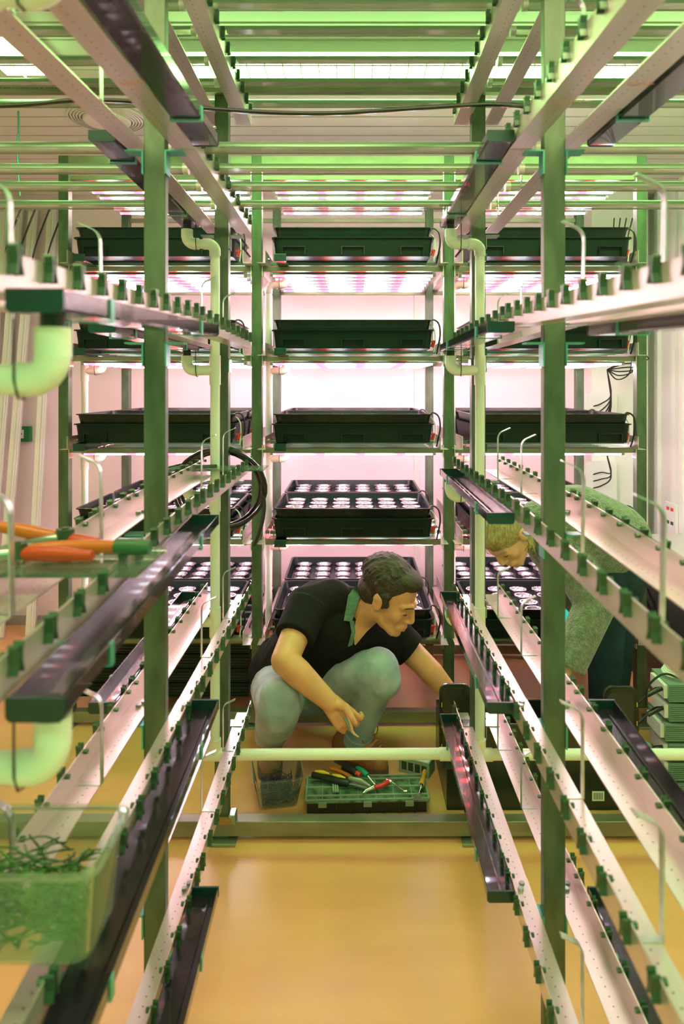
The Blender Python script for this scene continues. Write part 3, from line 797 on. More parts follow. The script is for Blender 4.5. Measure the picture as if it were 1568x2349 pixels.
# open plastic box of cable ties at lower left
def tub(name, label, c, w0, d0, w1, d1, h, m, rot=0):
    t = thing(name, c, label, 'box'); g = G(); shell(g, w0, d0, 0, w1, d1, h, q=.002, rim=.006)
    R = Matrix.Rotation(rot, 4, 'Z'); g.v = [tuple(Vector(c)+R@Vector(v)) for v in g.v]
    g.build('container', m, t, True); return t
zb = CH+ZB[4]+.0425
bx = tub('plastic_box', 'blurred clear plastic box of green cable ties at lower left', (-.405, .745, zb), .134, .048, .142, .056, .098, M['haze'])
def ties(name, label, c, w_, d_, h_, n, L, m, seed, rot=0, th=.0012):
    rnd = random.Random(seed); g = G(); R = Matrix.Rotation(rot, 3, 'Z')
    for i in range(n):
        a = rnd.uniform(0, math.pi); e = rnd.uniform(-.5, .5) if rnd.random() < .8 else rnd.uniform(-1.2, 1.2)
        d = Vector((math.cos(a)*math.cos(e), math.sin(a)*math.cos(e), math.sin(e)))
        l_ = rnd.uniform(.5, 1)*L
        p = Vector((rnd.uniform(-w_, w_), rnd.uniform(-d_, d_), (rnd.random()**.9)*h_*(1-.35*abs(rnd.uniform(-1, 1)))))
        k = rnd.uniform(-.25, .25)*l_; s = Vector((-d.y, d.x, .3)).normalized()
        pts = [p-d*l_/2, p+s*k, p+d*l_/2]
        for q in pts:
            q.x = max(-w_, min(w_, q.x)); q.y = max(-d_, min(d_, q.y)); q.z = max(.004, min(h_*1.15, q.z))
        if (pts[0]-pts[1]).length < .004 or (pts[2]-pts[1]).length < .004: continue
        pts = [Vector(c)+R@q for q in smoothpath(pts, 4)]
        g.tube(pts, th, 4)
    o = g.build(name, m, None, loc=c); tag(o, label, 'cable ties', None, 'stuff'); return o
ties('cable_ties', 'heap of green cable ties inside the clear box at lower left', (-.405, .745, zb+.004), .125, .040, .072, 560, .062, M['ties_g'], 3, th=.0011)

# ------------------------------------------------------------------ things on the floor
A_, B_ = P(594, 1866, 2.125), P(679, 1857, 2.145)
ct = Vector((-.243, 2.205, 0))
ang = -.16
tub('plastic_box', 'small clear plastic box of dark cable ties on the floor', (ct.x, ct.y, .001), .058, .058, .078, .075, .098, M['clear'], ang+.35)
ties('cable_ties', 'heap of dark cable ties inside the floor box', (ct.x, ct.y, .006), .050, .050, .052, 330, .07, M['ties_p'], 5, ang+.35)
# parts organiser
oc = Vector((.045, 2.187, 0)); ow, od_ = .196, .070
t = thing('parts_organiser', oc, 'low black parts organiser with a frosted divided lid', 'organiser')
R_ = Matrix.Rotation(.03, 4, 'Z')
def T(g, c=oc, R=R_):
    g.v = [tuple(Vector(c)+R@Vector(v)) for v in g.v]; return g
g = G(); g.box(-ow+.008, ow-.012, -od_+.008, od_-.006, 0, .036)
for i in range(1, 8): g.box(-ow+i*ow/4-.003, -ow+i*ow/4+.003, -od_+.005, -od_+.0085, 0, .036)
T(g).build('case', M['black'], t, bevel=.003)
g = G(); g.prism([(-ow, -od_+.01), (-ow+.01, -od_), (ow-.01, -od_), (ow, -od_+.01), (ow, od_-.01), (ow-.01, od_), (-ow+.01, od_), (-ow, od_-.01)], .0365, .044, 'z'); T(g).build('lid', M['lid'], t, bevel=.002)
g = G()
for y in (-od_+.002, -.045, 0, .042, od_-.008): g.box(-ow+.004, ow-.004, y, y+.006, .044, .047)
for x in (-ow+.002, ow-.008): g.box(x, x+.006, -od_+.004, od_-.004, .044, .047)
for i in range(1, 7): g.box(-ow+i*.056-.001, -ow+i*.056+.001, -od_+.006, .042, .0442, .0455)
T(g).build('lid_rib', M['frost'], t)
for x in (-.14, 0, .13):
    g = G(); g.box(x-.013, x+.013, -od_-.004, -od_+.002, .026, .042); T(g).build('latch', M['frost'], t, bevel=.001)
zt = .052
def onlid(px, py, up=.0):       # a point lying on the lid seen at that pixel
    Y = (CH-zt-up)*F/(py-CY); return Vector(((px-CX)/F*Y, Y, zt+up))
def tool(name, label, cat='tool'): return thing(name, onlid(800, 1800), label, cat)
def rod(parent, name, pts, rad, m, n=10, label=None):
    g = G(); g.tube(pts, rad, n); return g.build(name, m, parent, True, label=label)
t = tool('utility_knife', 'yellow and black utility knife lying across the organiser lid', 'knife')
rod(t, 'handle', smoothpath([onlid(716, 1777, .012), onlid(745, 1784, .012), onlid(775, 1792, .012), onlid(800, 1797, .01)]), [.009]*6+[.011]*7+[.012]*5+[.009], M['black'])
rod(t, 'inlay', [onlid(722, 1769, .021), onlid(738, 1771, .0225), onlid(755, 1775, .021)], [.003, .007, .003], M['yellow'], label='yellow inlay')
rod(t, 'inlay', [onlid(762, 1777, .0215), onlid(778, 1781, .0225), onlid(792, 1786, .020)], [.003, .006, .003], M['yellow'], label='yellow inlay')
g = G(); a, b = onlid(795, 1795, .008), onlid(850, 1806, .006); d = b-a; g.obox((a+b)/2, d/2, Vector((d.y, -d.x, 0)).normalized()*.010, (0, 0, .004)); g.build('blade_holder', M['chrome'], t, bevel=.001)
t = tool('side_cutter', 'pair of pliers with one black and one amber handle on the organiser', 'pliers')
rod(t, 'handle', smoothpath([onlid(758, 1763, .022), onlid(775, 1768, .024), onlid(792, 1776, .022), onlid(805, 1784, .02)]), .0065, M['orange2'], label='amber handle')
rod(t, 'handle', smoothpath([onlid(786, 1761, .026), onlid(800, 1766, .028), onlid(815, 1775, .026), onlid(822, 1782, .022)]), .009, M['black'], label='black handle')
rod(t, 'jaws', [onlid(800, 1785, .018), onlid(828, 1792, .016), onlid(855, 1808, .010)], [.008, .011, .003], M['bolt'])
t = tool('screwdriver', 'screwdriver with black and red handle behind the green screwdriver', 'screwdriver')
rod(t, 'handle', [onlid(790, 1759, .032), onlid(805, 1765, .033), onlid(817, 1773, .030)], [.008, .010, .009], M['black'])
rod(t, 'collar', [onlid(817, 1774, .028), onlid(826, 1779, .026)], [.010, .009], M['red'], label='red collar')
t = tool('screwdriver', 'screwdriver with teal green handle leaning over the tools', 'screwdriver')
rod(t, 'handle', [onlid(817, 1760, .030), onlid(822, 1764, .032), onlid(834, 1772, .030), onlid(842, 1779, .027)], [.004, .009, .010, .008], M['teal'])
rod(t, 'shaft', [onlid(843, 1780, .026), onlid(864, 1806, .006)], .0028, M['chrome'])
t = tool('tubing_cutter', 'pliers with a bright red curved handle on the organiser', 'pliers')
rod(t, 'handle', smoothpath([onlid(858, 1806, .008), onlid(872, 1803, .01), onlid(884, 1797, .012), onlid(893, 1790, .012)]), .0075, M['red'], label='red handle')
rod(t, 'head', [onlid(856, 1806, .010), onlid(838, 1814, .006), onlid(832, 1820, .004)], [.008, .006, .004], M['chrome'])
t = tool('spanner', 'small chrome ratchet spanner beside the red handle', 'spanner')
rod(t, 'shaft', [onlid(893, 1791, .012), onlid(912, 1803, .007), onlid(928, 1814, .005)], [.0035, .003, .0035], M['chrome'])
rod(t, 'head', [onlid(885, 1790, .015), onlid(897, 1793, .012)], .006, M['chrome']); rod(t, 'socket', [onlid(925, 1815, .006), onlid(933, 1815, .006)], .0045, M['chrome'])
t = tool('paint_scraper', 'small scraper with orange wooden handle at the right of the lid', 'scraper')
rod(t, 'handle', smoothpath([onlid(974, 1768, .014), onlid(971, 1782, .013), onlid(966, 1800, .011)]), [.006]*2+[.0085]*3+[.007]*2+[.0085]*3+[.009]*3, M['wood'])
rod(t, 'ferrule', [onlid(966, 1799, .010), onlid(965, 1806, .010)], .008, M['chrome'])
rod(t, 'shaft', [onlid(965, 1806, .009), onlid(960, 1822, .006)], .0035, M['chrome'])
g = G(); a, b = onlid(960, 1820, .004), onlid(957, 1836, .002)
g.add([a+Vector((-.004, 0, 0)), a+Vector((.004, 0, 0)), b+Vector((.016, 0, 0)), b+Vector((-.016, 0, 0)), a+Vector((-.004, 0, .002)), a+Vector((.004, 0, .002)), b+Vector((.016, 0, .001)), b+Vector((-.016, 0, .001))],
      [(3,2,1,0),(4,5,6,7),(0,1,5,4),(1,2,6,5),(2,3,7,6),(3,0,4,7)]); g.build('blade', M['bolt'], t)
t = tool('folding_rule', 'short pale green folding rule poking out under the knife', 'rule')
g = G()
for i in range(3):
    a, b = onlid(763+i*5, 1797, .003+.001*i), onlid(765+i*5, 1817, .002); g.obox((a+b)/2, (b-a)/2, (.0025, 0, 0), (0, 0, .0012))
g.build('stave', M['carton'], t)
# green carton
t = thing('carton', (.215, 2.39, 0), 'small green and white printed carton behind the organiser', 'carton')
R2 = Matrix.Rotation(-.45, 4, 'Z'); cc = Vector((.222, 2.36, 0))
g = G(); g.box(-.055, .055, -.03, .03, 0, .052); T(g, cc, R2).build('carton_box', M['carton'], t, bevel=.001)
g = G(); g.box(-.050, .050, -.027, .027, .0521, .0528); T(g, cc, R2).build('lid_flap', M['whitep'], t)
g = G()
for i in range(4): g.box(-.044+.024*i, -.026+.024*i, -.0306, -.0301, .012, .04)
T(g, cc, R2).build('printing', M['print'], t)

# big black storage bin on the right
bt = thing('storage_bin', (.56, 2.32, 0), 'large open black storage bin standing right of the aisle', 'bin')
g = G(); x0, x1 = .295, .835; y0_, y1_ = 2.14, 2.42; zh_ = .27; q = .006
g.box(x0, x1, y0_, y0_+q, .004, zh_); g.box(x0, x1, y1_-q, y1_, .004, zh_-.05); g.box(x0, x0+q, y0_+q, y1_-q, .004, zh_-.05); g.box(x1-q, x1, y0_+q, y1_-q, .004, zh_-.05); g.box(x0, x1, y0_, y1_, 0, .004)
g.build('bin_body', M['binp'], bt, bevel=.003)
def flap(pxs, Y, name):
    # raised rounded end panel with a sunken middle, standing across the view
    (pa, pb, pt, pb2) = pxs
    a, b = P(pa, pt, Y), P(pb, pb2, Y); w_ = b.x-a.x; h_ = a.z-b.z
    r = .025; out = []
    for sx, sz, a0 in ((1, 1, 0), (0, 1, 90), (0, 0, 180), (1, 0, 270)):
        for i in range(5):
            an = math.radians(a0+22.5*i); ccx = a.x+(w_-r if sx else r); ccz = b.z+(h_-r if sz else r)
            out.append((ccx+r*math.cos(an), ccz+r*math.sin(an)))
    g = G(); g.prism(out, Y, Y+.012, 'y'); f = g.build(name, M['binp'], bt, bevel=.003)
    mid = [((u-(a.x+w_/2))*.80+a.x+w_/2, (v-(b.z+h_/2))*.84+b.z+h_/2) for u, v in out]
    g = G()
    n = len(out)
    vs = [(u, Y-.012, v) for u, v in out]+[(u, Y-.001, v) for u, v in mid]; 
    g.add(vs, [(i, (i+1)%n, n+(i+1)%n, n+i) for i in range(n)]); 
    g.build('flap_rim', M['binp'], f)
    for i in range(3):
        g = G(); zz = b.z+h_*(.25+.25*i); xe = a.x+w_*(.06 if pa < 1200 else .94)
        g.box(xe-.001, xe+.001, Y-.0135, Y-.0125, zz, zz+.014); g.build('slot', M['yellow'], f)
flap((1007, 1080, 1570, 1760), 2.128, 'end_flap')
flap((1385, 1461, 1575, 1745), 2.128, 'end_flap')
g = G(); zz = CH-(1828-888)/F*2.137
xs = (1358-808)/F*2.137; g.box(xs, xs+.038, 2.1385, 2.1398, zz-.014, zz+.016); lb = g.build('sticker', M['label'], bt, label='white barcode sticker')
g = G(); xx = xs+.004
for i in range(11):
    w_ = (.0008, .0016, .0010)[i % 3]; g.box(xx, xx+w_, 2.1380, 2.1384, zz-.009, zz+.012); xx += w_+.0016
g.build('barcode', M['print'], lb)

# power adapters with a coil of white cable
for i in range(6):
    z0 = .012+.062*i if i else .0
    xo = P(1522+(i % 3)*6, 0, 2.2).x+(.006*math.sin(i*2.1))
    t = thing('power_adapter', (xo+.12, 2.25, .063*i), 'finned grey-green power adapter, %s of the stack at the right edge' % ['lowest', 'second', 'third', 'fourth', 'second from top', 'topmost'][i], 'power adapter', 'stack of power adapters')
    g = G(); g.box(xo, xo+.24, 2.19, 2.32, .063*i, .063*i+.056)
    for j in range(8): g.box(xo+.002, xo+.238, 2.186, 2.19, .063*i+.004+.0065*j, .063*i+.007+.0065*j)
    g.build('housing', M['adapter'], t, bevel=.001)
    g = G(); g.box(xo-.012, xo, 2.20, 2.30, .063*i+.008, .063*i+.050); g.build('end_plate', M['whitep'], t)
    if i in (2, 4, 5):
        g = G(); zc = .063*i+.036; p0 = Vector((xo-.012, 2.21, zc))
        g.tube([p0, p0+Vector((-.018, 0, -.004)), p0+Vector((-.05, 0, -.022))], [.006, .009, .008], 10)
        g.tube(smoothpath([p0+Vector((-.05, 0, -.022)), p0+Vector((-.085, .0, -.06)), p0+Vector((-.10, .01, -.12)), p0+Vector((-.11, .03, -.18))]), .0035, 8); g.build('plug_lead', M['rubber'], t, True)
t = thing('cable_coil', P(1560, 1635, 2.24), 'coil of white cable lying on the power adapters', 'cable')
ctr = Vector((1.075, 2.25, .378+.010))
for k in range(4):
    g = G(); g.tube([ctr+Vector(((.052-.004*k)*math.cos(a), (.045-.003*k)*math.sin(a), .006*k+.003*math.sin(3*a))) for a in [2*math.pi*i/28 for i in range(29)]], .0042, 8); g.build('cable_turn', M['whitep'], t, True)
g = G(); g.tube(smoothpath([ctr+Vector((-.02, -.06, 0)), ctr+Vector((-.08, -.065, .02)), ctr+Vector((-.13, -.065, -.02)), ctr+Vector((-.135, -.065, -.08))]), .0035, 8)
tag(g.build('power_lead', M['rubber'], None, True), 'black lead arching over the top power adapter', 'cable')

# dark tubs stacked under the left bay, dark cupboard on the right, tangle of cables
for i in range(5):
    z0 = .075+.058*i
    t = thing('storage_crate', (-.76, 3.0, z0), 'ribbed black crate under the left bay, %s of its stack' % ['lowest', 'second', 'middle', 'fourth', 'topmost'][i], 'crate', 'black crates under the left bay')
    g = G(); g.box(-1.10+.004*i, -.42, 2.76, 3.18, z0, z0+.048); g.build('crate_body', M['black'], t, bevel=.002)
    g = G(); g.box(-1.108, -.412, 2.752, 3.188, z0+.048, z0+.057)
    for j in range(4): g.box(-1.104, -.416, 2.756, 2.76, z0+.006+.011*j, z0+.009+.011*j)
    g.build('rim', M['tray2'], t)
t = thing('dark_cupboard', (1.35, 3.0, 0), 'low dark cupboard with pale top at the right edge', 'cupboard')
g = G(); g.box(1.30, 1.62, 2.45, 3.35, 0, .56); g.build('cupboard_body', M['binp'], t, bevel=.004)
g = G(); g.box(1.28, 1.63, 2.42, 3.38, .565, .60); g.build('top', M['cap'], t, bevel=.002)
for q in range(5):
    x = P(1408+9*q, 0, 2.95).x; rnd = random.Random(q)
    g = G(); pts = [Vector((x, 2.95+.02*q, .62)), Vector((x+rnd.uniform(-.03, .04), 2.93, .45)), Vector((x+rnd.uniform(-.05, .05), 2.92, .28)), Vector((x+rnd.uniform(0, .08), 2.9, .20+.02*q)), Vector((x+.07+.01*q, 2.92, .33)), Vector((x+.05, 3.0, .55))]
    g.tube(smoothpath(pts), .005, 8)
    tag(g.build('hanging_cable', M['rubber'], None, True), ['leftmost', 'second', 'middle', 'fourth', 'rightmost'][q]+' black cable looping down behind the woman\'s leg', 'cable', 'cables behind the woman')
# junction boxes with fans of cables, sockets on the trunking
for q, (px, py, hh) in enumerate(((1345, 895, .24), (1345, 1052, .30))):
    c = P(px, py, 3.60)
    t = thing('junction_box', c, ['upper', 'lower'][q]+' white junction box with black leads on the back wall', 'junction box')
    g = G(); g.box(c.x-.005, c.x+.16, 3.60, 3.66, c.z-hh, c.z-.02); g.build('box', M['whitep'], t, bevel=.002)
    for j in range(6 if q == 0 else 3):
        a = Vector((c.x+.02, 3.59, c.z-.09-.035*j)); e = P(1392, 848 if q == 0 else 1046, 3.5)
        g = G(); g.tube(smoothpath([a+Vector((0, .02, -.0)), a+Vector((.05, -.01, .02)), (a+e)/2+Vector((.05, -.03, -.03+.005*j)), e]), .0036, 6)
        if q == 0: g.tube(smoothpath([e, e+Vector((.05+.01*j, .0, -.05+.02*j)), e+Vector((.12+.02*j, .02, -.02+.015*j)), P(1450, 815, 3.45)+Vector((0, 0, .01*j))]), .0036, 6)
        g.build('lead', M['rubber'], t, True)
for q in range(4):
    x0_ = 1400+q*14
    g = G(); g.tube(smoothpath([P(x0_+8, 500, 3.5), P(x0_+4-q*3, 560, 3.5), P(x0_-4, 640, 3.5), P(x0_+6, 740, 3.5), P(x0_-6, 815, 3.5)]), .0032, 6)
    tag(g.build('hanging_cable', M['rubber'], None, True), ['leftmost', 'second', 'third', 'rightmost'][q]+' thin black cable dangling behind the right bay', 'cable', 'cables down the right bay')
t = thing('wall_socket', P(1521, 1190, 3.72), 'white strip of wall sockets near the right corner', 'socket')
c = P(1521, 1190, 3.60); 
g = G(); g.box(1.625, 1.6395, 3.44, 3.56, c.z-.16, c.z+.10); g.build('housing', M['whitep'], t, bevel=.002)
for j, m in ((.07, 'red'), (0, 'print'), (-.09, 'print')):
    for kk in (0, 1):
        g = G(); g.box(1.622, 1.6249, 3.465+.045*kk, 3.490+.045*kk, c.z+j-.008, c.z+j+.008); g.build('outlet', M[m], t)

# leaning lamp strips at the far left, green box on the wall
def make_strip(a, b, label, group='spare lamp strips leaning on the back wall'):
    a, b = Vector(a), Vector(b); d = (b-a).normalized(); s = Vector((1, 0, 0)); s = (s-d*s.dot(d)).normalized(); n = s.cross(d)
    if n.y > 0: n = -n
    t = thing('lamp_strip', a, label, 'lamp strip', group); L = (b-a)/2; m = (a+b)/2
    g = G(); g.obox(m, L, s*.026, n*.008); g.build('backing', M['cap'], t, bevel=.001)
    g = G(); g.obox(m+n*.012+s*.012, L*.99, s*.006, n*.004); g.obox(m+n*.010+s*.022, L*.99, s*.0025, n*.004); g.build('diffuser', M['whitep'], t)
    g = G(); g.obox(m+n*.010-s*.010, L*.98, s*.013, n*.0022); g.build('diode_board', M['label'], t)
    g = G(); Ln = (b-a).length
    for i in range(int(Ln/.022)):
        g.obox(a+d*(.03+.022*i)+n*.0126-s*.010, s*.0028, d*.0012, n*.0004)
    g.build('marks', M['trim'], t)
for q, (tx, bx_, ty_) in enumerate(((-26, -100, 478), (10, -68, 478), (44, -34, 478), (78, -2, 478), (120, 70, 478))):
    yt, yb = 3.78, 3.60
    a = Vector(((bx_-CX)/F*yb, yb, .0)); b = Vector(((tx-CX)/F*yt, yt, CH+(CY-ty_)/F*yt))
    make_strip(a, b, ['leftmost', 'second', 'middle', 'fourth', 'rightmost'][q]+' pale lamp strip leaning on the wall at far left')
for q in range(4):
    x0_ = 30+q*33; Y = 3.70
    g = G(); g.tube(smoothpath([P(x0_+22, 470, Y), P(x0_+2, 520, Y-.01), P(x0_-18, 580, Y-.02), P(x0_-30, 660, Y-.02)]), .005, 6)
    tag(g.build('hanging_cable', M['rubber'], None, True), ['leftmost', 'second', 'third', 'rightmost'][q]+' black cable hanging over the leaning lamp strips', 'cable', 'cables over the lamp strips')
c = P(58, 994, BW)
t = thing('release_box', c, 'green emergency release box on the wall at far left', 'switch box')
g = G(); g.box(c.x-.045, c.x+.04, BW-.04, BW, c.z-.045, c.z+.04); g.build('housing', M['signg'], t, bevel=.003)
g = G(); g.box(c.x-.028, c.x+.010, BW-.0415, BW-.0402, c.z-.025, c.z+.022); pl = g.build('panel', M['label'], t)
g = G(); zc = c.z; g.prism([(c.x-.020, zc-.003), (c.x-.008, zc-.003), (c.x-.008, zc-.010), (c.x+.004, zc), (c.x-.008, zc+.010), (c.x-.008, zc+.003), (c.x-.020, zc+.003)], BW-.0425, BW-.0416, 'y'); g.build('arrow', M['print'], pl)
# thin green cable down from the ceiling at far left
g = G(); g.tube(smoothpath([P(42, 245, 2.6), P(43, 300, 2.6), P(40, 330, 2.6), P(42, 390, 2.6), P(46, 450, 2.6)]), .004, 8); tag(g.build('thin_cable', M['strap'], None, True), 'thin green cable hanging from the ceiling at far left', 'cable')

# ------------------------------------------------------------------ people
def frame(fwd, up):
    f = Vector(fwd).normalized(); u = Vector(up); u = (u-f*u.dot(f)).normalized(); r = f.cross(u)
    return Matrix((r, f, u)).transposed()      # columns: right, forward, up
def head_parts(g, c, R, s=1.0, fem=False):
    def p(x, y, z): return Vector(c)+R@(Vector((x, y, z))*s)
    def E(x, y, z, rx, ry, rz): g.ell(p(x, y, z), (rx*s, ry*s, rz*s), R, 20, 14)
    def C(a, r0, b, r1): g.cap(p(*a), r0*s, p(*b), r1*s)
    E(0, -.012, .035, .073, .094, .080)
    E(0, .030, -.015, .059, .062, .085)
    E(0, .030, -.070, .047 if not fem else .042, .052, .038)
    C((-.045, -.005, -.055), .022, (-.018, .066, -.093), .016); C((.045, -.005, -.055), .022, (.018, .066, -.093), .016)
    E(0, .074, -.096, .020, .017, .017)
    C((0, .086, .014), .0075, (0, .105, -.028), .0095); E(0, .103, -.034, .0115, .011, .009)
    for sx in (-1, 1):
        E(sx*.011, .093, -.037, .0082, .011, .0075)
        C((sx*.012, .086, .018), .0095, (sx*.046, .070, .016), .010)
        E(sx*.036, .054, -.026, .024, .026, .026)
        E(sx*.032, .0740, -.002, .0150, .0115, .0105)
        E(sx*.074, -.006, -.008, .008, .019, .031); E(sx*.077, -.010, .006, .008, .019, .017)
    C((-.019, .088, -.063), .006, (.019, .088, -.063), .006); C((-.015, .087, -.0745), .0065, (.015, .087, -.0745), .0065)
    E(0, .078, -.066, .030, .022, .020)
    return p
def face_bits(parent, c, R, s, hairm):
    def p(x, y, z): return Vector(c)+R@(Vector((x, y, z))*s)
    for sx in (-1, 1):
        g = G(); g.tube([p(sx*.016, .0955, .020), p(sx*.030, .0935, .0245), p(sx*.046, .082, .021), p(sx*.054, .072, .015)], [.0012*s, .0021*s, .0019*s, .001*s], 8); g.build('eyebrow', hairm, parent, True)
        g = G(); g.tube([p(sx*.019, .0825, -.0055), p(sx*.027, .0855, -.0085), p(sx*.036, .0850, -.0085), p(sx*.0455, .0790, -.0045)], [.0010*s, .0015*s, .0016*s, .0009*s], 6); g.build('eyelashes', M['print'], parent, True)
    g = G(); g.tube([p(-.022, .0900, -.0675), p(-.008, .0955, -.0645), p(0, .0958, -.0655), p(.008, .0955, -.0645), p(.022, .0900, -.0675)], [.0012*s, .0042*s, .0040*s, .0042*s, .0012*s], 8)
    g.tube([p(-.018, .0895, -.0725), p(0, .0948, -.0755), p(.018, .0895, -.0725)], [.0015*s, .005*s, .0015*s], 8); g.build('lips', M['lip'], parent, True)
def hand(g, wrist, knuck, side, curls, thumb, fl=.078, w=.078):
    # wrist -> knuckle centre, side: vector across the knuckles (towards the little finger)
    wrist, knuck, side = Vector(wrist), Vector(knuck), Vector(side).normalized()
    d = (knuck-wrist).normalized(); side = (side-d*side.dot(d)).normalized()
    palmn = d.cross(side)          # the way the fingers curl is given by curls' sign
    for i in range(4):
        k = knuck+side*(i-1.5)*w/4.0-d*.004*abs(i-1.2)
        g.cap(wrist+side*(i-1.5)*.010, .016, k, .0115)
        L = fl*(.92, 1.0, .95, .76)[i]; p0 = k; a = 0; r = .0100
        for j, (seg, c_) in enumerate(zip((.44, .32, .24), curls)):
            a += c_[i] if isinstance(c_, (list, tuple)) else c_
            dd = d*math.cos(a)+palmn*math.sin(a)+side*(i-1.5)*.05
            p1 = p0+dd.normalized()*L*seg; g.cap(p0, r, p1, r-.0009); p0 = p1; r -= .0009
    t = [Vector(x) for x in thumb]; rr = [.016, .0125, .0105, .009]
    for j in range(len(t)-1): g.cap(t[j], rr[j], t[j+1], rr[j+1])

# ---- the man
man = thing('person', P(720, 1800, 2.35)*1, 'man in dark polo shirt and light jeans kneeling in the aisle with pliers', 'person')
man.location = (P(720, 0, 2.4).x, 2.4, 0)
hc = P(893, 1366, 2.30); HR = frame((.80, -.40, -.46), (.36, -.22, .92)); HS = 1.0
sh_r, el_r, wr_r = P(700, 1402, 2.30), P(652, 1515, 2.14), P(757, 1612, 2.13)
kn_r = P(796, 1655, 2.12)
sh_l, el_l, wr_l = P(900, 1455, 2.47), P(968, 1520, 2.44), P(1040, 1598, 2.40)
pel = P(672, 1560, 2.545); hip_r, hip_l = P(640, 1575, 2.50), P(715, 1570, 2.55)
k_r, an_r = P(640, 1618, 2.16), P(619, 1712, 2.42)
k_l, an_l = P(868, 1538, 2.26), P(815, 1705, 2.40)
chest, neck = P(775, 1440, 2.42), P(815, 1385, 2.38)
g = G(); hp_ = head_parts(g, hc, HR, HS)
g.cap(neck+Vector((-.01, .01, -.03)), .062, hc+HR@Vector((0, -.025, -.06)), .052)
g.cap(chest, .11, pel, .11); g.cap(chest, .10, neck+Vector((-.02, .02, -.05)), .075); g.cap(sh_r, .05, chest, .08); g.cap(sh_l, .05, chest, .08)
for a, b, c_, r in ((sh_r, el_r, wr_r, (.052, .043, .029)), (sh_l, el_l, wr_l, (.050, .042, .028))):
    g.cap(a, r[0], b, r[1]); m_ = b.lerp(c_, .3); g.cap(b, r[1]*1.0, m_, r[1]*1.02); g.cap(m_, r[1]*1.02, c_, r[2])
for a, b, c_ in ((hip_r, k_r, an_r), (hip_l, k_l, an_l)):
    g.cap(a, .08, b, .055); g.cap(b, .055, c_, .038)
side = Vector((-.25, -.30, -.80))
hand(g, wr_r, kn_r, (-.55, -.1, -.70), ((.45, .5, .55, .6), (.85, .9, .95, 1.0), (.7, .7, .7, .7)),
     [wr_r+Vector((.012, -.002, -.002)), P(793, 1622, 2.10), P(806, 1645, 2.09), P(814, 1658, 2.09)], fl=.080, w=.082)
hand(g, wr_l, wr_l+Vector((.055, -.02, -.075)), (-.6, -.5, .1), (.3, .5, .4),
     [wr_l, wr_l+Vector((.045, -.03, -.02)), wr_l+Vector((.075, -.04, -.05)), wr_l+Vector((.09, -.045, -.075))])
body = g.organic('body', M['skin'], man, .0034, 7)
face_bits(man, hc, HR, HS, M['hair'])
# shirt
g = G(); off = Vector((0, 0, 0))
def flatcone(g, a, b, r0, r1): g.cyl(a, b, r0, r1, 28)
g.ell(P(745, 1425, 2.42), (.155, .12, .150), frame((.3, -1, 0), (.25, 0, 1)))
g.cap(P(745, 1430, 2.41), .135, P(668, 1530, 2.51), .125)
g.cap(P(700, 1500, 2.47), .125, P(640, 1535, 2.53), .085)
flatcone(g, P(670, 1515, 2.51), P(648, 1562, 2.54), .130, .138)
g.cap(P(780, 1440, 2.40), .12, P(880, 1475, 2.44), .075)
g.cap(P(800, 1480, 2.42), .085, P(715, 1520, 2.46), .10)
g.cap(P(745, 1385, 2.38), .075, P(810, 1382, 2.40), .055)
g.cap(P(700, 1392, 2.32), .070, P(760, 1380, 2.38), .078)
flatcone(g, P(705, 1392, 2.31), sh_r.lerp(el_r, .56), .072, .066)
g.cap(P(850, 1445, 2.44), .085, P(905, 1455, 2.46), .068)
flatcone(g, P(895, 1452, 2.465), sh_l.lerp(el_l, .60)+Vector((.002, 0, 0)), .070, .064)
shirt = g.organic('polo_shirt', M['shirt'], man, .005, 5)
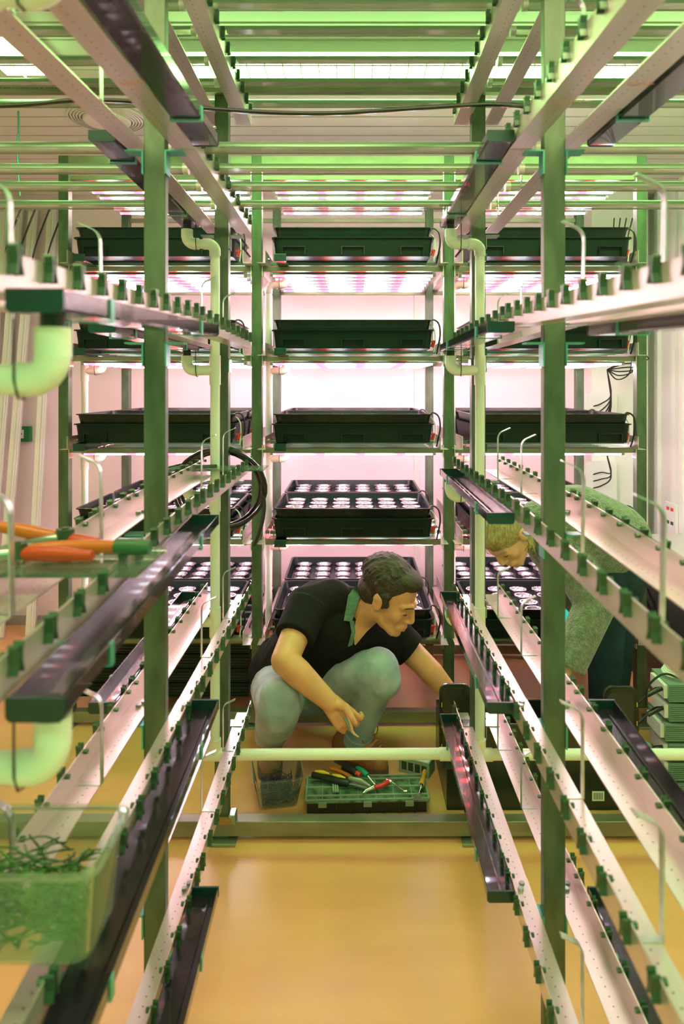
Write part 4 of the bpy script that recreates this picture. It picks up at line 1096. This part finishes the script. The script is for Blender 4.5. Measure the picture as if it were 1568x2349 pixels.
# collar and placket
from mathutils.bvhtree import BVHTree
def drape(objs):
    trees = []
    for o in objs:
        off = rootloc(o); trees.append(BVHTree.FromPolygons([v.co+off for v in o.data.vertices], [tuple(p.vertices) for p in o.data.polygons]))
    cam_ = Vector((0, 0, CH))
    def f(px, py, up=.003):
        d = (P(px, py, 1)-cam_).normalized(); best = None
        for t_ in trees:
            h = t_.ray_cast(cam_, d)
            if h[0] is not None and (best is None or h[3] < best[3]): best = h
        if best is None: return P(px, py, 2.33)
        return best[0]-d*up
    return f
dp = drape([shirt, body])
def patch(name, left, right, m, parent, up, nu=4, th=.003, label=None):   # cloth strip between two outlines, laid on the surface below
    g = G(); n = len(left); top, bot = [], []
    for (a, b) in zip(left, right):
        for k in range(nu+1):
            t_ = k/nu; px, py = a[0]+(b[0]-a[0])*t_, a[1]+(b[1]-a[1])*t_
            q = dp(px, py, up); top.append(q); bot.append(q+(q-Vector((0, 0, CH))).normalized()*th)
    for _ in range(3):       # relax the strip so it lies smoothly
        tn_ = list(top)
        for i in range(n):
            for k in range(nu+1):
                nb = [top[j*(nu+1)+l] for j, l in ((i-1, k), (i+1, k), (i, k-1), (i, k+1)) if 0 <= j < n and 0 <= l <= nu]
                y_ = sum(q.y for q in nb)/len(nb)
                q = top[i*(nu+1)+k]; s_ = (min(q.y, .5*q.y+.5*y_))/q.y; tn_[i*(nu+1)+k] = Vector((q.x*s_, q.y*s_, CH+(q.z-CH)*s_))
        top = tn_
    bot = [q+(q-Vector((0, 0, CH))).normalized()*th for q in top]
    N_ = len(top); W_ = nu+1; fs = []
    for i in range(n-1):
        for k in range(nu):
            a_ = i*W_+k; fs += [(a_, a_+1, a_+W_+1, a_+W_), (N_+a_, N_+a_+W_, N_+a_+W_+1, N_+a_+1)]
    ring_ = [k for k in range(nu)]+[i*W_+nu for i in range(n-1)]+[(n-1)*W_+k for k in range(nu, 0, -1)]+[i*W_ for i in range(n-1, 0, -1)]
    for i in range(len(ring_)):
        a_, b_ = ring_[i], ring_[(i+1) % len(ring_)]; fs.append((a_, b_, N_+b_, N_+a_))
    g.add(top+bot, fs); return g.build(name, m, parent, True, label=label)
def lerp2(pts, n):
    out = []
    for i in range(len(pts)-1):
        for k in range(n): t_ = k/n; out.append((pts[i][0]+(pts[i+1][0]-pts[i][0])*t_, pts[i][1]+(pts[i+1][1]-pts[i][1])*t_))
    return out+[pts[-1]]
patch('throat', lerp2([(828, 1392), (815, 1425), (812, 1450), (812, 1478)], 5), lerp2([(868, 1405), (868, 1424), (840, 1450), (815, 1480)], 5), M['skin'], body, .004)
patch('placket', lerp2([(801, 1424), (806, 1450), (797, 1484)], 5), lerp2([(812, 1424), (815, 1450), (808, 1480)], 5), M['collar'], shirt, .008, 2, label='green chambray placket')
patch('collar', lerp2([(812, 1346), (798, 1366), (788, 1424)], 6), lerp2([(838, 1344), (822, 1378), (807, 1426)], 6), M['collar'], shirt, .012, 4, .004, label='green chambray collar')
# jeans
g = G()
g.cap(pel, .125, hip_r, .105); g.cap(pel, .125, hip_l, .11)
g.cap(hip_r, .105, k_r.lerp(hip_r, .25), .084); g.cap(k_r.lerp(hip_r, .25), .084, k_r, .072); g.cap(k_r+Vector((0, .01, .0)), .071, k_r.lerp(an_r, .35), .068); 
flatcone(g, k_r.lerp(an_r, .2), an_r+Vector((0, 0, .035)), .070, .054)
g.cap(k_r+Vector((.002, -.004, .03)), .064, k_r+Vector((.0, .0, -.022)), .066)
g.cap(hip_l, .10, k_l, .070); g.cap(k_l, .068, k_l.lerp(an_l, .4), .060); flatcone(g, k_l.lerp(an_l, .25), an_l.lerp(k_l, .10), .061, .047)
g.cap(k_l+Vector((.0, 0, .006)), .069, k_l+Vector((.012, 0, -.03)), .064)
jeans = g.organic('jeans', M['denim'], man, .005, 5)
g = G(); g.cyl(an_l.lerp(k_l, .04), an_l.lerp(k_l, .16), .049, .051, 28); g.build('turn_up', M['denim'], jeans, True)
# hair
g = G()
def hpnt(x, y, z): return hc+HR@Vector((x, y, z))
g.ell(hpnt(0, -.026, .050), (.080, .098, .079), HR, 24, 16)
g.ell(hpnt(0, .035, .088), (.054, .052, .034), HR); g.ell(hpnt(0, -.055, .0), (.070, .062, .066), HR)
for sx in (-1, 1):
    g.cap(hpnt(sx*.068, -.02, .04), .016, hpnt(sx*.070, .022, .000), .010); g.cap(hpnt(sx*.069, .012, .03), .014, hpnt(sx*.0725, .014, -.012), .006)
rnd = random.Random(2)
for i in range(420):
    th = rnd.uniform(-math.pi, math.pi); ph = rnd.uniform(.0, 1.75)
    x, y, z = math.sin(ph)*math.sin(th), math.sin(ph)*math.cos(th), math.cos(ph)
    if y > .35 and z < .62: continue
    if z < .05 and y > -.1: continue
    b0 = Vector((x*.080, -.026+y*.099, .050+z*.079))
    fl_ = Vector((x*.4+rnd.uniform(-.3, .3), (.9 if y > .1 else -.6)+rnd.uniform(-.3, .3), -.35-.5*(z < .4))); nrm = Vector((x, y, z)); fl_ = (fl_-nrm*fl_.dot(nrm)).normalized()
    L = rnd.uniform(.016, .034)
    a, b = b0-fl_*L*.5-nrm*.003, b0+fl_*L*.5+nrm*rnd.uniform(-.004, .006)
    g.cap(hpnt(*a), .0052, hpnt(*b), .0028)
g.organic('hair', M['hair'], man, .0028, 2)
# boots
def boot(parent, ankle, toe, heel_z=0, s=1.0):
    ank = Vector(ankle); toe = Vector(toe); d = Vector((toe.x-ank.x, toe.y-ank.y, 0)).normalized(); hl = ank-d*.055; hl.z = .035+heel_z
    sd = Vector((-d.y, d.x, 0))
    g = G(); g.cap(ank+Vector((0, 0, .035)), .047, hl+Vector((0, 0, .02)), .042); g.cap(hl, .036, ank+d*.06+Vector((0, 0, -.055)), .040)
    t_ = Vector((toe.x, toe.y, .038)); g.cap(ank+d*.02+Vector((0, 0, -.01)), .045, t_-d*.05, .040); g.cap(t_-d*.05, .042, t_-d*.015, .034)
    bb = g.organic('boot', M['boot'], parent, .0045, 6)
    g = G(); pts = []
    A, B = Vector((hl.x, hl.y, 0))-d*.036, Vector((toe.x, toe.y, 0))+d*.02; L = (B-A).length
    out = []
    for i in range(24):
        u = i/23; wd = (.036+.008*math.sin(math.pi*u*1.1-.3))*min(1, (min(u, 1-u)*9+.05))**.5; out.append((u, wd))
    ring = [A+d*L*u+sd*w_ for u, w_ in out]+[A+d*L*u-sd*w_ for u, w_ in out[::-1]]
    n = len(ring); lift = lambda q: heel_z*max(0, 1-((q-A).dot(d))/(L*.55))
    vs = [q+Vector((0, 0, .002+lift(q))) for q in ring]+[q+Vector((0, 0, .024+lift(q))) for q in ring]
    g.add(vs, [(i, (i+1)%n, n+(i+1)%n, n+i) for i in range(n)]+[tuple(range(n-1, -1, -1)), tuple(range(n, 2*n))]); g.build('sole', M['sole'], bb)
    base = ank+d*.045+Vector((0, 0, .012))
    for j in range(4):
        c_ = base+d*.016*j+Vector((0, 0, .016-.014*j)); g = G()
        g.tube(smoothpath([c_-sd*.030+Vector((0, 0, -.010)), c_-sd*.01+d*.012+Vector((0, 0, .010)), c_+sd*.012+d*.012+Vector((0, 0, .010)), c_+sd*.030+Vector((0, 0, -.010))]), .0026, 6); g.build('lace', M['lace'], bb, True)
    for sx in (-1, 1):
        g = G(); c_ = base+Vector((0, 0, .012))+d*.010
        g.tube(smoothpath([c_, c_+sd*sx*.02+Vector((0, 0, .022))+d*.006, c_+sd*sx*.045+Vector((0, 0, .010))+d*.008, c_+sd*sx*.035+Vector((0, 0, -.012))+d*.008, c_+sd*sx*.006]), .0026, 6)
        g.build('lace_loop', M['lace'], bb, True)
    return bb
boot(man, Vector((an_r.x, an_r.y+.0, .115)), Vector((P(619, 0, 2.31).x, 2.31, 0)), .015)
boot(man, Vector((an_l.x, an_l.y, .10)), Vector((P(876, 0, 2.33).x, 2.33, 0)))
# pliers in his hand
t = thing('pliers', P(805, 1660, 2.10), 'small steel pliers held in the kneeling man\'s hand', 'pliers')
rod(t, 'handle', [P(790, 1645, 2.11), P(800, 1664, 2.105), P(806, 1676, 2.10)], [.005, .006, .006], M['bolt'])
rod(t, 'handle', [P(796, 1640, 2.10), P(803, 1655, 2.095), P(808, 1674, 2.10)], [.005, .006, .006], M['chrome'])
rod(t, 'jaws', [P(806, 1674, 2.10), P(812, 1682, 2.10), P(822, 1690, 2.10)], [.008, .006, .003], M['chrome'])

# ---- the woman bending over behind the right bay
wom = thing('person', (P(1390, 0, 2.50).x, 2.50, 0), 'blond woman in fuzzy green-grey jumper bending down behind the right post', 'person')
wc = P(1160, 1224, 2.36); WR = frame((-.42, -.35, -.84), (-.80, -.45, .25)); 
wneck, wchest, wpel = P(1215, 1215, 2.40), P(1290, 1215, 2.42), P(1418, 1275, 2.46)
wsh, wel, wwr = P(1285, 1235, 2.34), P(1365, 1385, 2.30), P(1300, 1530, 2.26)
wsh2, wel2, wwr2 = P(1262, 1240, 2.47), P(1285, 1360, 2.49), P(1302, 1420, 2.40)
g = G(); head_parts(g, wc, WR, .93, True)
g.cap(wneck+Vector((.03, .02, 0)), .052, wc+WR@Vector((0, -.03, -.05)), .043)
g.cap(wneck+Vector((.05, .02, 0)), .06, wchest, .09); g.cap(wchest, .09, wpel, .09)
for a, b, c_ in ((wsh, wel, wwr), (wsh2, wel2, wwr2)): g.cap(a, .040, b, .034); g.cap(b, .034, c_, .024)
hand(g, wwr2, wwr2+Vector((-.01, -.045, -.05)), (1, 0, 0), (.4, .7, .5), [wwr2, wwr2+Vector((-.03, -.03, -.01)), wwr2+Vector((-.035, -.05, -.03)), wwr2+Vector((-.03, -.065, -.045))], fl=.07, w=.068)
hand(g, wwr, wwr+Vector((-.045, .0, -.065)), (0, 1, 0), (.3, .4, .3), [wwr, wwr+Vector((-.02, -.03, -.04)), wwr+Vector((-.03, -.045, -.06)), wwr+Vector((-.04, -.05, -.08))], fl=.07, w=.068)
wk1, wa1 = P(1390, 1440, 2.48), P(1382, 1660, 2.52)
wk2, wa2 = P(1415, 1425, 2.60), P(1408, 1635, 2.63)
h1, h2 = P(1400, 1300, 2.44), P(1425, 1290, 2.54)
for a, b, c_ in ((h1, wk1, wa1), (h2, wk2, wa2)):
    g.cap(a, .07, b, .05); c2 = Vector((c_.x, c_.y, .09)); g.cap(b, .05, c2, .034); g.cap(c2, .034, Vector((c2.x-.10, c2.y-.05, .035)), .030)
g.organic('body', M['skinw'], wom, .0034, 8)
face_bits(wom, wc, WR, .93, M['hairw'])
g = G()
g.cap(P(1240, 1200, 2.41), .085, P(1320, 1205, 2.43), .145); g.cap(P(1320, 1205, 2.43), .145, P(1400, 1240, 2.45), .140)
g.cap(P(1230, 1215, 2.41), .070, P(1275, 1250, 2.44), .105)
flatcone(g, P(1385, 1232, 2.45), P(1430, 1300, 2.49), .142, .125)
g.cap(P(1280, 1235, 2.38), .085, wel, .066); flatcone(g, wel, wwr, .066, .058); g.ell(wel, .067)
g.cap(P(1262, 1240, 2.46), .07, wel2, .055); g.cap(wel2, .052, wel2.lerp(wwr2, .6), .046)
g.organic('jumper', M['wool'], wom, .006, 4)
g = G(); g.cap(wpel+Vector((0, 0, -.02)), .125, h1, .10); g.cap(wpel, .12, h2, .10)
for a, b, c_ in ((h1, wk1, wa1), (h2, wk2, wa2)):
    g.cap(a, .100, b, .066); g.cap(b, .066, b.lerp(Vector((c_.x, c_.y, .1)), .35), .062); flatcone(g, b.lerp(Vector((c_.x, c_.y, .1)), .3), Vector((c_.x, c_.y, .10)), .063, .048)
g.organic('jeans', M['denim_dark'], wom, .006, 4)
for c_ in (wa1, wa2):
    g = G(); A = Vector((c_.x, c_.y, .045)); g.cap(A+Vector((.02, .01, .02)), .040, A+Vector((-.11, -.055, -.008)), .034); g.organic('shoe', M['sole'], wom, .005, 4)
def wp(x, y, z): return wc+WR@(Vector((x, y, z))*.93)
g = G(); g.ell(wp(0, -.020, .044), (.082, .100, .083), WR, 24, 16); g.ell(wp(0, -.070, .0), (.064, .046, .062), WR); g.ell(wp(0, .030, .062), (.069, .058, .045), WR)
rnd = random.Random(4)
for i in range(150):
    th = rnd.uniform(-math.pi, math.pi); ph = rnd.uniform(.15, 1.3)
    x, y, z = math.sin(ph)*math.sin(th), math.sin(ph)*math.cos(th), math.cos(ph)
    if y > .45 and z < .50: continue
    b0 = Vector((x*.086, -.020+y*.106, .044+z*.087)); fl_ = Vector((0, -1, -.15)); nrm = Vector((x, y, z)); fl_ = (fl_-nrm*fl_.dot(nrm)).normalized()
    L = .030; g.cap(wp(*(b0-fl_*L*.5-nrm*.004)), .0045, wp(*(b0+fl_*L*.5-nrm*.004)), .0040)
for i in range(22):     # loose locks hanging by the ear
    a = P(1196+rnd.uniform(-10, 12), 1212+rnd.uniform(-8, 14), 2.335+rnd.uniform(-.01, .03)); b = P(1208+rnd.uniform(-6, 22), 1262+rnd.uniform(-16, 14), 2.33+rnd.uniform(-.01, .03))
    m_ = (a+b)/2+Vector((rnd.uniform(.0, .012), -.006, 0)); g.cap(a, .0042, m_, .0038); g.cap(m_, .0038, b, .0022)
for i in range(8):      # strands over the brow
    a = P(1200+rnd.uniform(-4, 4), 1214+i*1.5, 2.275); m_ = P(1165, 1214+i*2, 2.262); b = P(1117+rnd.uniform(-3, 5), 1228+i*2, 2.285)
    pass
g.organic('hair', M['hairw'], wom, .0030, 3)
pc = P(1306, 1435, 2.36)
t = thing('phone', pc, 'phone with glowing turquoise screen held in the woman\'s hand', 'phone')
ax_, ay_ = Vector((.028, .004, -.030)).normalized(), Vector((.5, .25, .55)); ay_ = (ay_-ax_*ay_.dot(ax_)).normalized(); an_ = ax_.cross(ay_)
if an_.y > 0: an_ = -an_
g = G(); g.obox(pc, ax_*.062, ay_*.032, an_*.004); g.build('phone_body', M['whitep'], t, bevel=.003)
g = G(); g.obox(pc+an_*.0045, ax_*.050, ay_*.029, an_*.0004); sc_ = g.build('screen', M['phone'], t)
g = G(); g.tube([pc+an_*.0052+(ax_*math.cos(a)+ay_*math.sin(a))*.006+ax_*.028 for a in [2*math.pi*i/16 for i in range(17)]], .0006, 5); g.build('home_ring', M['teal'], sc_)
